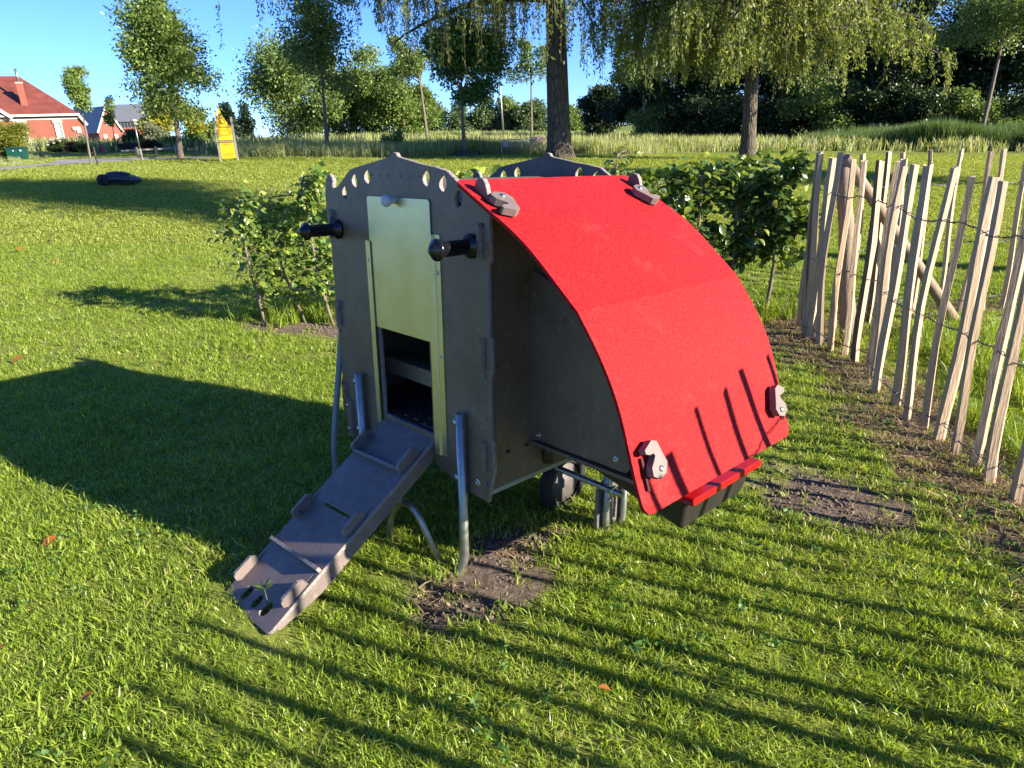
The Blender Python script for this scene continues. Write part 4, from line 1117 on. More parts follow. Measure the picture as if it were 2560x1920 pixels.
weeping('weeping_willow', 'smaller pale green weeping willow with a bare lower trunk, right of the red roof', (6.78, 19.94, .33), (6.52, 19.94, 6.6), .205, 4.4, (3.0, 6.2), zmin_willow, 54, 17, (.45, 1.25), 6, leafL=.115, wind=(.10, 0),
        extra=[((6.6, 19.9, 3.7), (8.6, 19.4, 4.6), (10.6, 19.2, 3.55)), ((6.6, 19.9, 3.3), (8.8, 19.2, 3.9), (11.15, 19.0, 2.75)), ((6.6, 19.9, 3.9), (8.3, 18.8, 4.5), (9.4, 18.2, 3.5)), ((6.6, 19.9, 3.4), (5.2, 19.2, 4.1), (3.9, 18.8, 3.3)), ((6.6, 19.9, 3.1), (5.9, 19.2, 3.5), (5.3, 18.7, 2.9)),
               ((6.6, 19.9, 3.8), (4.4, 19.8, 4.8), (2.6, 19.6, 3.9)), ((6.6, 19.9, 3.0), (7.4, 19.3, 3.6), (8.2, 18.9, 3.1))])

# hedge plants
def leaf_proto(seed, L, W_):
    r = random.Random(seed); V = []; prof = [0, .62, .95, 1.0, .85, .5, 0]
    n = len(prof) - 1
    for i, p in enumerate(prof):
        t = i / n
        zc = -.25 * L * t * t
        V.append((0, L * t, zc))
        if 0 < i < n:
            V.append((W_ / 2 * p, L * t, zc + .18 * W_ * p)); V.append((-W_ / 2 * p, L * t, zc + .18 * W_ * p))
    F = [(0, 2, 1), (0, 1, 3)]
    F = []
    idx = [0]
    k = 1; rows = [(0,)]
    for i in range(1, n): rows.append((k, k + 1, k + 2)); k += 3
    rows.append((k,))
    for i in range(len(rows) - 1):
        a, b = rows[i], rows[i + 1]
        if len(a) == 1: F += [(a[0], b[1], b[0]), (a[0], b[0], b[2])]
        elif len(b) == 1: F += [(a[0], a[1], b[0]), (a[2], a[0], b[0])]
        else: F += [(a[0], a[1], b[1], b[0]), (a[2], a[0], b[0], b[2])]
    return V, F
def leafmesh(m, seed, L, W_):
    V, F = leaf_proto(seed, L, W_); me = bpy.data.meshes.new('leaf'); me.from_pydata(V, [], F); me.materials.append(m); me.polygons.foreach_set('use_smooth', [True] * len(F)); me.update(); return me
def var_leafs(pale):
    out = []
    stops = [(.070, .130, .028), (.11, .19, .038), (.16, .25, .048), (.34, .40, .065)] if not pale else [(.12, .21, .042), (.19, .29, .055), (.26, .36, .066), (.42, .48, .08)]
    for i, c in enumerate(stops):
        m = leafmat('hedge_leaf_tone_%d' % i, [(0, tuple(v * .9 for v in c)), (1, tuple(v * 1.1 for v in c))], .35, rough=.32, spec=.5)
        for k in range(2): out.append(leafmesh(m, i * 3 + k, (.050 if pale else .062) * (.85 + .25 * k), (.031 if pale else .040) * (.9 + .2 * k)))
    return out
LEAF_DARK = var_leafs(False); LEAF_PALE = var_leafs(True)

def hedge_plant(label, x, y, h, spread, nleaf, pale, seed, single=True, lean=0.0, bare=.25, dens_top=1.0):
    r = np.random.default_rng(seed)
    z0 = float(hgt(x, y))
    root = empty('hedge_plant', (x, y, z0), 0, label, 'hedge plant', 'hornbeam hedge plants behind the coop')
    mb = MB(); K = 8; P = []
    for k in range(K + 1):
        t = k / K; P.append((lean * t * h + .02 * sin(5 * t + seed), .015 * cos(4 * t + seed), -.03 + (h * .96 + .03) * t))
    mb.tube(P, [(.011 if pale else .016) * (1 - .75 * k / K) + .002 for k in range(K + 1)], 8); mb.build('stem', M['twig'], root)
    mb = MB(); C = []; D = []
    nb = int(22 + 24 * spread)
    for b in range(nb):
        t = bare + (1 - bare) * (b + r.random()) / nb; i = min(int(t * K), K - 1); s = np.array(P[i]) + (np.array(P[i + 1]) - np.array(P[i])) * (t * K - i)
        a = r.uniform(0, 2 * pi); L = spread * r.uniform(.35, 1.0) * (1 - .35 * (t - .5) ** 2)
        e = s + np.array((cos(a) * L, sin(a) * L * .45, r.uniform(.02, .20) * (1.2 - t)))
        m = (s + e) / 2 + np.array((0, 0, .03))
        Q = [s * (1 - q) ** 2 + m * 2 * q * (1 - q) + e * q * q for q in np.linspace(0, 1, 5)]
        mb.tube(Q, [.0055, .005, .004, .003, .002], 5, False)
        nn = max(3, int(nleaf / nb))
        for k in range(nn):
            q = r.uniform(.2, 1.05); p = s * (1 - q) ** 2 + m * 2 * q * (1 - q) + e * q * q
            C.append(p + r.normal(size=3) * np.array((.022, .022, .026)) * (1 + spread)); D.append(r.normal(size=3) * .55 + np.array((cos(a), sin(a) * .6, -.15)))
    mb.build('twig', M['twig'], root)
    C = np.array(C); D = np.array(D)
    protos = LEAF_PALE if pale else LEAF_DARK
    if single:
        order = np.argsort(C[:, 1]); near = order[:290]; rest = order[290:]
        for i in near:
            o = bpy.data.objects.new('leaf', protos[min(len(protos) - 1, int(len(protos) * r.random() ** 1.5))])
            d = Vector(D[i]).normalized(); zax = Vector((r.normal() * .5, r.normal() * .5 - .25, 1)).normalized(); xax = d.cross(zax).normalized(); zax = xax.cross(d)
            s_ = r.uniform(.7, 1.25)
            o.matrix_local = Matrix(((xax.x * s_, d.x * s_, zax.x * s_, C[i][0]), (xax.y * s_, d.y * s_, zax.y * s_, C[i][1]), (xax.z * s_, d.z * s_, zax.z * s_, C[i][2]), (0, 0, 0, 1)))
            link(o, root)
    else: rest = np.arange(len(C))
    if len(rest):
        L = .066 * r.uniform(.7, 1.25, len(rest))
        V, F = leaf_quads(C[rest], D[rest], L, L * .68, r)
        o = bpy.data.objects.new('foliage', mesh_np('foliage', V, F, [M['lf_hedge_pale' if pale else 'lf_hedge']])); link(o, root); o['kind'] = 'stuff'
hedge_plant('leftmost hedge plant, thin and see-through, with a bare upright stem', -1.88, 5.07, 1.0, .27, 430, True, 1, bare=.16)
hedge_plant('second hedge plant from the left, stem leaning left', -1.58, 5.16, .98, .27, 450, True, 2, lean=-.18, bare=.14)
hedge_plant('third hedge plant from the left, bushy at the top beside the black handle', -1.33, 5.08, 1.14, .27, 680, True, 3, lean=-.12, bare=.2)
for i, (x, h, lab) in enumerate([(-1.0, 1.05, 'hedge plant hidden by the left edge of the coop'), (-.7, 1.1, 'hedge plant behind the coop door'), (-.4, 1.12, 'hedge plant behind the right half of the front gable'), (-.1, 1.14, 'hedge plant showing between the two gables'), (.2, 1.1, 'hedge plant under the left slope of the back gable'), (.5, 1.08, 'hedge plant behind the back gable peak')]):
    hedge_plant(lab, x, 5.12 + .02 * i, h, .27, 330, i % 2 == 0, 10 + i, single=False)
hedge_plant('tall hedge shoot rising behind the top right corner of the red roof', .80, 5.12, 1.30, .17, 230, True, 21, bare=.3)
hedge_plant('thin-leaved hedge plant right of the red roof top', 1.10, 5.16, 1.10, .32, 900, False, 22)
hedge_plant('dense hedge plant left of the dark crooked stem', 1.42, 5.18, 1.14, .36, 1700, False, 23, bare=.2)
hedge_plant('dense hedge plant in the middle of the dark hedge part', 1.70, 5.20, 1.17, .36, 1700, False, 24, bare=.25)
hedge_plant('rightmost hedge plant with a dark crooked stem next to the fence', 2.0, 5.21, 1.22, .34, 1600, False, 25, lean=.03, bare=.38)

# ------------------------------------------------------------------ grass (instanced tufts)
def tuft_obj(name, seed, nb, rad, hmin, hmax, wid, m, lean=.5, seg=2, flat=False):
    r = np.random.default_rng(seed); V = []; F = []
    for i in range(nb):
        a = r.uniform(0, 2 * pi); q = rad * math.sqrt(r.random()); p = np.array((q * cos(a), q * sin(a), -.004))
        h = r.uniform(hmin, hmax); w = wid * r.uniform(.7, 1.3); b = r.uniform(0, 2 * pi); ln = h * lean * r.uniform(.1, 1.4)
        d = np.array((cos(b), sin(b), 0)); c = b + pi / 2 + r.normal() * .5; s = np.array((cos(c), sin(c), 0)) * w / 2
        k0 = len(V)
        for j in range(seg):
            t = j / seg; z = h * t * (1 - .25 * t * (ln / h)); V += [p + d * ln * t * t + np.array((0, 0, z)) - s * (1 - .35 * t), p + d * ln * t * t + np.array((0, 0, z)) + s * (1 - .35 * t)]
        V.append(p + d * ln + np.array((0, 0, h * (1 - .25 * (ln / h)) if not flat else h * .3)))
        for j in range(seg - 1): F.append((k0 + 2 * j, k0 + 2 * j + 1, k0 + 2 * j + 3, k0 + 2 * j + 2))
        F.append((k0 + 2 * seg - 2, k0 + 2 * seg - 1, k0 + 2 * seg))
    me = bpy.data.meshes.new(name); me.from_pydata([tuple(v) for v in V], [], F); me.materials.append(m); me.update()
    return bpy.data.objects.new(name, me)

def scatter(name, P, rot, scl, idx, sources, tilt=None, label=None):
    me = bpy.data.meshes.new(name)
    me.vertices.add(len(P)); me.vertices.foreach_set('co', np.asarray(P, np.float32).ravel())
    a = me.attributes.new('rot', 'FLOAT_VECTOR', 'POINT'); rv = np.zeros((len(P), 3), np.float32); rv[:, 2] = rot
    if tilt is not None: rv[:, :2] = tilt
    a.data.foreach_set('vector', rv.ravel())
    a = me.attributes.new('scl', 'FLOAT', 'POINT'); a.data.foreach_set('value', np.asarray(scl, np.float32))
    a = me.attributes.new('idx', 'INT', 'POINT'); a.data.foreach_set('value', np.asarray(idx, np.int32))
    me.update()
    o = bpy.data.objects.new(name, me); link(o); o['kind'] = 'stuff'
    if label: o['label'] = label
    ng = bpy.data.node_groups.new(name + '_scatter', 'GeometryNodeTree')
    ng.interface.new_socket('Geometry', in_out='INPUT', socket_type='NodeSocketGeometry')
    ng.interface.new_socket('Geometry', in_out='OUTPUT', socket_type='NodeSocketGeometry')
    n = ng.nodes; l = ng.links
    gi = n.new('NodeGroupInput'); go = n.new('NodeGroupOutput')
    io = n.new('GeometryNodeInstanceOnPoints'); jn = n.new('GeometryNodeJoinGeometry')
    for s in sources:
        oi = n.new('GeometryNodeObjectInfo'); oi.inputs['Object'].default_value = s; oi.inputs['As Instance'].default_value = True
        l.new(oi.outputs['Geometry'], jn.inputs[0])
    def na(nm, t):
        q = n.new('GeometryNodeInputNamedAttribute'); q.data_type = t; q.inputs['Name'].default_value = nm
        return next(s for s in q.outputs if s.enabled and s.name == 'Attribute')
    l.new(gi.outputs[0], io.inputs['Points']); l.new(jn.outputs[0], io.inputs['Instance'])
    io.inputs['Pick Instance'].default_value = True
    l.new(na('idx', 'INT'), io.inputs['Instance Index']); l.new(na('rot', 'FLOAT_VECTOR'), io.inputs['Rotation']); l.new(na('scl', 'FLOAT'), io.inputs['Scale'])
    l.new(io.outputs[0], go.inputs[0])
    md = o.modifiers.new('scatter', 'NODES'); md.node_group = ng
    return o

def gz(x, y):
    near = (1 - smooth(7, 10, y)) * (1 - smooth(3.5, 6, abs(x)))
    return hgt(x, y) + near * ((vnoise(x, y, 2.2, 1) - .5) * .03 + (vnoise(x, y, 6, 2) - .5) * .012)

def lawn_grass():
    r = np.random.default_rng(3)
    bands = [(.55, 2.4, 1150, 1.0, 1.0), (2.4, 4.2, 820, 1.0, 1.0), (4.2, 8, 400, 1.15, 1.15), (8, 14, 230, 1.35, 1.45), (14, 24, 110, 1.8, 1.8)]
    X = []; Y = []; S = []; B = []
    for bi, (y0, y1, dn, sc_, _) in enumerate(bands):
        xl = .80 * y1 + .9; n = int((y1 - y0) * 2 * xl * dn)
        x = r.uniform(-xl, xl, n); y = r.uniform(y0, y1, n)
        k = abs(x) < .80 * y + .9
        if bi == 4: k &= x > -12.5
        X.append(x[k]); Y.append(y[k]); S.append(np.full(k.sum(), sc_)); B.append(np.full(k.sum(), bi))
    X = np.concatenate(X); Y = np.concatenate(Y); S = np.concatenate(S); B = np.concatenate(B)
    dm = dirt_mask(X, Y); fm = fence_mask(X, Y)
    keep = r.random(len(X)) > np.maximum(dm * .97, fm * .86)
    keep &= ~inpoly(X, Y, ROADPOLY)
    keep &= ~inpoly(X, Y, [(-.95, 1.92), (-.72, 1.71), (-.56, 1.85), (-.78, 2.06)])
    keep &= vnoise(X, Y, 3.5, 44) + r.random(len(X)) * .9 > .12
    X, Y, S, B, dm, fm = [q[keep] for q in (X, Y, S, B, dm, fm)]
    hv = .72 + .42 * vnoise(X, Y, 2.6, 9) + .2 * vnoise(X, Y, 9, 10)
    S = S * hv * r.uniform(.75, 1.25, len(X))
    S = np.where(segdist(X, Y, (-.99, 1.90), (-.74, 1.66)) < .07, S * .5, S)
    P = np.stack([X, Y, gz(X, Y)], 1)
    for nm, sel, m, prm in (('grass', B <= 2, 'grass', (21, .048, .017, .037, .0038)), ('grass', B > 2, 'grass_far', (24, .060, .014, .026, .0070))):
        src = [tuft_obj('grass_tuft', 10 + i, prm[0], prm[1], prm[2], prm[3], prm[4], M[m], lean=1.05, seg=2) for i in range(7)]
        n = int(sel.sum())
        o = scatter(nm, P[sel], r.uniform(0, 2 * pi, n), S[sel], r.integers(0, 7, n), src, tilt=r.normal(size=(n, 2)) * .16)
        o['label'] = 'short mown green lawn grass'
    # clover leaves and broad weeds between the blades
    n = 700; x = r.uniform(-2.6, 2.4, n); y = r.uniform(.7, 4.6, n); k = (vnoise(x, y, 1.7, 77) > .52) & (dirt_mask(x, y) < .5); x = x[k]; y = y[k]; n = len(x)
    cl = []
    for s in range(3):
        rr = np.random.default_rng(90 + s); C = []; D = []
        for q in range(4):
            c = rr.normal(size=3) * .02; c[2] = .022 + .014 * rr.random()
            for a in range(3): C.append(c); D.append((cos(a * 2.1 + q), sin(a * 2.1 + q), .15))
        V, F = leaf_quads(np.array(C), np.array(D), .013, .013, rr)
        cl.append(bpy.data.objects.new('clover_tuft', mesh_np('clover_tuft', V, F, [M['clover']])))
    scatter('clover', np.stack([x, y, gz(x, y)], 1), r.uniform(0, 6, n), r.uniform(.7, 1.3, n), r.integers(0, 3, n), cl, label='clover leaves in the lawn')
    # dry straw along the fence foot and at the bare patches
    n = 20000; x = r.uniform(-.6, 5, n); y = r.uniform(1.2, 6.2, n); fm = fence_mask(x, y); dmx = dirt_mask(x, y)
    k = r.random(n) < np.maximum(fm * .75, dmx * .05); x = x[k]; y = y[k]; n = len(x)
    st = [tuft_obj('straw_tuft', 70 + i, 14, .06, .015, .045, .0032, M['straw'], lean=2.8, seg=2, flat=True) for i in range(4)]
    scatter('dry_grass', np.stack([x, y, gz(x, y)], 1), r.uniform(0, 6, n), r.uniform(.7, 1.5, n), r.integers(0, 4, n), st, tilt=r.normal(size=(n, 2)) * .2, label='dry straw along the fence foot')
    # crumbs and clods of soil on the bare patches
    n = 60000; x = r.uniform(-2.2, 2.6, n); y = r.uniform(1.5, 5.4, n); w = np.maximum(dirt_mask(x, y), .55 * fence_mask(x, y)); k = r.random(n) < w * .9; x = x[k]; y = y[k]; n = len(x)
    cm = mat('soil_crumb', (.27, .20, .14), .95, var=.45, nscale=40, bump=.4, bscale=120)
    cs = []
    for q in range(4):
        rr = np.random.default_rng(300 + q); V = []; F = []; a_, b_ = 4, 7
        V.append((0, 0, .5))
        for u in range(1, a_):
            for v in range(b_):
                t = pi * u / a_; p_ = 2 * pi * v / b_; f_ = rr.uniform(.7, 1.25); V.append((.55 * f_ * sin(t) * cos(p_), .55 * f_ * sin(t) * sin(p_), .42 * f_ * cos(t)))
        V.append((0, 0, -.4))
        for v in range(b_): F.append((0, 1 + v, 1 + (v + 1) % b_))
        for u in range(a_ - 2):
            for v in range(b_): F.append((1 + u * b_ + v, 1 + (u + 1) * b_ + v, 1 + (u + 1) * b_ + (v + 1) % b_, 1 + u * b_ + (v + 1) % b_))
        for v in range(b_): F.append((len(V) - 1, 1 + (a_ - 2) * b_ + (v + 1) % b_, 1 + (a_ - 2) * b_ + v))
        me = bpy.data.meshes.new('soil_clod'); me.from_pydata(V, [], F); me.materials.append(cm); me.update(); cs.append(bpy.data.objects.new('soil_clod', me))
    sz = .004 + .015 * r.random(n) ** 3.5
    scatter('soil_crumbs', np.stack([x, y, gz(x, y) - .006 * dirt_mask(x, y)], 1), r.uniform(0, 6, n), sz, r.integers(0, 4, n), cs, tilt=r.normal(size=(n, 2)) * .8, label='loose crumbs of bare soil')
    # longer unmown tufts at the fence, hedge foot and hidden corners
    lx = []; ly = []
    for (cx, cy, rx_, ry_, q) in ((2.95, 3.9, .40, .9, 90), (3.2, 4.6, .6, .5, 80), (-1.6, 5.25, .55, .16, 90), (-.6, 5.25, .8, .15, 60), (1.7, 5.3, .6, .2, 110), (2.45, 3.0, .2, .6, 30), (2.1, 1.9, .3, .4, 14)):
        lx.append(r.normal(cx, rx_ * .5, q)); ly.append(r.normal(cy, ry_ * .5, q))
    x = np.concatenate(lx); y = np.concatenate(ly); n = len(x)
    lg = [tuft_obj('long_tuft', 50 + i, 22, .05, .10, .26, .0055, M['grass'], lean=.8, seg=3) for i in range(4)]
    scatter('long_grass', np.stack([x, y, gz(x, y)], 1), r.uniform(0, 6, n), r.uniform(.5, 1.1, n), r.integers(0, 4, n), lg, label='long unmown grass at the fence and hedge')
lawn_grass()

def meadow():
    r = np.random.default_rng(8)
    def tall_src(seed, m, h0, h1, w, nb):
        out = []
        for i in range(4): out.append(tuft_obj('meadow_tuft', seed + i, nb, .22, h0, h1, w, M[m], lean=.35, seg=3))
        return out
    # meadow band: front edge polyline (x, y)
    ex = np.array([-14, -9.3, -7.6, -3.0, -1.6, 1.3, 4.7, 8, 13.5, 17, 24]); ey = np.array([24.5, 23.6, 21.6, 21.4, 22.6, 24.6, 25.0, 28, 36, 40, 44.])
    n = 5200; x = r.uniform(-9.4, 20, n); y0 = np.interp(x, ex, ey); y = y0 + np.abs(r.normal(size=n)) * 3.6 + (vnoise(x, y0, .8, 5) - .5) * .8
    h = .75 + .5 * vnoise(x, y, .6, 6)
    k = ~inpoly(x, y, ROADPOLY)
    x, y, h = x[k], y[k], h[k]; n = len(x)
    scatter('meadow_grass', np.stack([x, y, hgt(x, y)], 1), r.uniform(0, 6, n), h * r.uniform(.7, 1.2, n), r.integers(0, 4, n), tall_src(200, 'tall', .22, .50, .014, 26), label='tall straw-coloured meadow grass beyond the lawn')
    # rest of field behind
    n = 4500; x = r.uniform(-26, 30, n); y = r.uniform(27, 74, n); k = ~((x < -9) & (y < 26)); x, y = x[k], y[k]; n = len(x)
    scatter('field_grass', np.stack([x, y, hgt(x, y)], 1), r.uniform(0, 6, n), r.uniform(.9, 1.8, n), r.integers(0, 4, n), tall_src(220, 'tall', .22, .42, .03, 26), label='grass of the field behind the meadow edge')
    # reed bank at right
    n = 2600; x = r.uniform(14.5, 27, n); y = 30.0 - (x - 16) * .45 + np.abs(r.normal(size=n)) * 2.2 + .5
    h = (.9 + .45 * vnoise(x, y, .5, 7)) * (.65 + .35 * smooth(14.5, 17.5, x))
    scatter('reeds', np.stack([x, y, hgt(x, y)], 1), r.uniform(0, 6, n), h, r.integers(0, 4, n), tall_src(240, 'reed', .55, 1.05, .02, 26), label='tall green reeds at the right edge')
    # rough verge at left beyond the path
    n = 2600; x = r.uniform(-22, -11.2, n); y = r.uniform(16.6, 24, n); k = (y < 22.5) & (y > np.interp(x, [-60, -13.5, -11.77, -11.45], [15.2, 16.5, 17.3, 18.6]) + .1) & ~((x > -13.2) & (y > 19.2)); x, y = x[k], y[k]; n = len(x)
    hh = r.uniform(.35, .75, n) * np.where((y > 18.6) & (x > -15), .38, 1.0) * (.4 + .6 * smooth(-11.5, -13.2, x))
    scatter('verge_grass', np.stack([x, y, hgt(x, y)], 1), r.uniform(0, 6, n), hh, r.integers(0, 4, n), tall_src(260, 'tall', .22, .48, .014, 24), label='rough grass on the verge behind the path')
meadow()

# ------------------------------------------------------------------ fallen leaves and twigs on the lawn
def litter():
    r = random.Random(4)
    spots = [(-1.68, 2.18, .060, 'large orange fallen leaf standing on edge in the grass left of the ramp'), (-3.16, 4.28, .075, 'orange fallen leaf far left of the coop shadow'), (-1.69, 4.19, .06, 'orange fallen leaf left of the hedge, lower one'), (-1.69, 4.44, .05, 'orange fallen leaf left of the hedge, upper one'),
             (-2.47, 4.29, .05, 'small rust-coloured fallen leaf near the hedge shadow'), (-5.14, 7.83, .09, 'big orange fallen leaf on the sunny lawn, upper one'), (-5.22, 7.55, .08, 'big orange fallen leaf on the sunny lawn, lower one'), (-4.6, 7.0, .07, 'fallen leaf right of the orange pair on the sunny lawn'),
             (-1.51, 1.62, .06, 'brown curled leaf at the left edge near the camera'), (.51, 2.57, .05, 'orange leaf in the grass right of the wheel'), (-.01, 2.23, .045, 'orange leaf on the bare soil under the coop'), (.23, 1.43, .04, 'reddish leaf in the foreground grass'), (-1.15, 1.40, .035, 'small brown leaf below the ramp end')]
    for i, (x, y, L, lab) in enumerate(spots):
        V, F = leaf_proto(i, L, L * .55)
        mb = MB(); mb.add(V, F, 0, True)
        o = mb.build('fallen_leaf', M['dead_leaf']); o.location = (x, y, float(gz(np.array(x), np.array(y))) + .045)
        o.rotation_euler = (r.uniform(-.7, .9), r.uniform(-.6, .6), r.uniform(0, 6)); tag(o, lab, 'leaf', 'fallen leaves on the lawn')
    mb = MB(); P = [(-.09, .01, 0), (-.04, 0, .01), (0, .008, .012), (.05, -.004, .008), (.09, .012, .012), (.13, .0, .006)]
    mb.tube(P, [.004, .005, .005, .004, .003, .002], 6); mb.tube([(0, .008, .012), (-.03, .05, .02), (-.05, .07, .015)], [.004, .003, .002], 6)
    o = mb.build('fallen_twig', M['twig']); o.location = (-2.5, 5.32, .19); tag(o, 'forked brown twig lying on the lawn left of the hedge', 'twig')
    # little weed coming through the ramp holes
    root = empty('weed', (-.79, 1.78, .03), 0, 'narrow-leaved weed poking up through the ramp foot holes', 'weed')
    C = []; D = []
    for a in range(9): C.append((0, 0, .115)); D.append((cos(a * .7), sin(a * .7), .5 + .2 * (a % 2)))
    V, F = leaf_quads(np.array(C, float), np.array(D, float), .04, .008, np.random.default_rng(5))
    link(bpy.data.objects.new('leaf_whorl', mesh_np('leaf_whorl', V, F, [M['lf_shrub']])), root)
    mb = MB(); mb.tube([(.02, -.02, -.02), (.005, -.005, .06), (0, 0, .115)], .002, 5); mb.build('stem', M['lf_shrub'], root)
litter()

# ------------------------------------------------------------------ robot mower
def mower():
    x, y = -7.01, 13.22; z = float(hgt(x, y))
    root = empty('robot_mower', (x, y, z), R(4), 'black robot lawn mower resting in the shade on the far lawn', 'lawn mower')
    dk = mat('mower_shell', (.035, .04, .05), .35, var=.1, nscale=10); bk = mat('mower_black', (.012, .012, .014), .45, var=.1, nscale=10)
    sec = [(-.33, .10, .155, .17), (-.31, .06, .185, .20), (-.24, .045, .205, .23), (-.10, .04, .215, .25), (.05, .04, .200, .25), (.17, .04, .165, .24), (.26, .045, .125, .21), (.32, .055, .095, .15)]
    V = []; n = 12
    for (px, zb, zt, w) in sec:
        for k in range(n):
            a = 2 * pi * k / n; c, s = cos(a), sin(a)
            V.append((px, w * math.copysign(abs(c) ** .6, c), (zb + zt) / 2 + (zt - zb) / 2 * math.copysign(abs(s) ** .6, s)))
    F = [(i * n + k, i * n + (k + 1) % n, (i + 1) * n + (k + 1) % n, (i + 1) * n + k) for i in range(len(sec) - 1) for k in range(n)] + [tuple(range(n)), tuple((len(sec) - 1) * n + k for k in range(n))]
    mb = MB(); mb.add(V, F, 0, True); mb.build('shell', dk, root)
    mb = MB(); mb.add([(q[0] * .55 - .02, q[1] * .6, (q[2] - .13) * .42 + .205) for q in V], F, 0, True); mb.build('cover', bk, root)
    for s in (-1, 1):
        mb = MB(); mb.lathe((-.21, s * .21, .105), (0, s, 0), [(0, .02), (0, .10), (.01, .105), (.035, .105), (.045, .095), (.045, .02)], 20); mb.build('wheel', M['tyre'], root)
        mb = MB(); mb.lathe((.25, s * .12, .045), (0, s, 0), [(0, .01), (0, .042), (.03, .042), (.03, .01)], 14); mb.build('wheel', M['tyre'], root)
    mb = MB(); mb.box((-.01, 0, .045), (.58, .42, .02)); mb.build('bumper', bk, root)
mower()

# ------------------------------------------------------------------ yellow sign
def sign():
    ax, ay, bx, by = -7.42, 19.10, -7.0, 19.24
    root = empty('sign', ((ax + bx) / 2, (ay + by) / 2, float(hgt((ax + bx) / 2, (ay + by) / 2))), math.atan2(by - ay, bx - ax), 'yellow two-panel sign with a cut-out figure on top between two grey posts', 'sign')
    h = math.hypot(bx - ax, by - ay) / 2
    yel = mat('yellow_board', (.80, .50, .0), .45, var=.04, nscale=6); org = mat('orange_print', (.40, .17, .0), .6, var=.1, nscale=30); dk = mat('sign_outline', (.10, .06, .0), .6, var=.1, nscale=30)
    for s in (-1, 1):
        mb = MB(); mb.box((s * (h - .01), .02, .52), (.055, .055, 1.16)); mb.build('post', M['greywood'], root)
    mb = MB(); mb.box((0, .0, .705), (2 * h - .09, .014, .33)); up_ = mb.build('upper_board', yel, root)
    mb = MB(); mb.box((0, .0, .285), (2 * h - .09, .014, .39)); lo = mb.build('lower_board', yel, root)
    mb = MB(); mb.box((0, .006, .512), (2 * h - .06, .03, .028)); mb.build('crossbar', M['greywood'], root)
    # cut-out emblem: long upright shapes over a reclining body
    outl = [(-.125, .855), (-.15, .95), (-.165, 1.09), (-.165, 1.20), (-.145, 1.23), (-.125, 1.20), (-.10, 1.08), (-.085, 1.20), (-.075, 1.30), (-.05, 1.355), (-.025, 1.32), (-.01, 1.22), (.02, 1.10), (.075, 1.0), (.10, .96), (.115, .90), (.16, .89), (.165, .855)]
    mb = MB(); mb.prism(outl, lambda a, b, t: (a, t, b), -.007, .007); cut = mb.build('cutout_emblem', yel, root)
    mb = MB()
    for (p, q) in (((-.10, 1.08), (-.06, .93)), ((-.01, 1.10), (.05, .98)), ((-.055, 1.10), (-.045, .95)), ((-.04, .945), (.06, .94)), ((-.13, .862), (.15, .858)), ((-.125, .93), (-.085, .89))):
        mb.tube([(p[0], -.0078, p[1]), (q[0], -.0078, q[1])], .0095, 5)
    mb.build('outline', dk, cut)
    FX = lambda cx, cz: Matrix(((1, 0, 0, cx), (0, 0, -1, -.0078), (0, 1, 0, cz), (0, 0, 0, 1)))
    text_mesh('lettering', 'VERGAAEN', .058, FX(0, .775), org, up_)
    # the remaining lines are too small to read in the photograph: rows of short print strokes
    rs = random.Random(3)
    for (z, w, hh, par) in ((.655, .22, .022, up_), (.475, .24, .026, lo), (.425, .20, .026, lo), (.20, .25, .020, lo), (.155, .22, .020, lo)):
        mb = MB(); x = -w / 2
        while x < w / 2:
            q = rs.uniform(.012, .026); mb.box((x + q / 2, -.0078, z), (q, .001, hh)); x += q + .008
        mb.build('print_line', org, par)
sign()

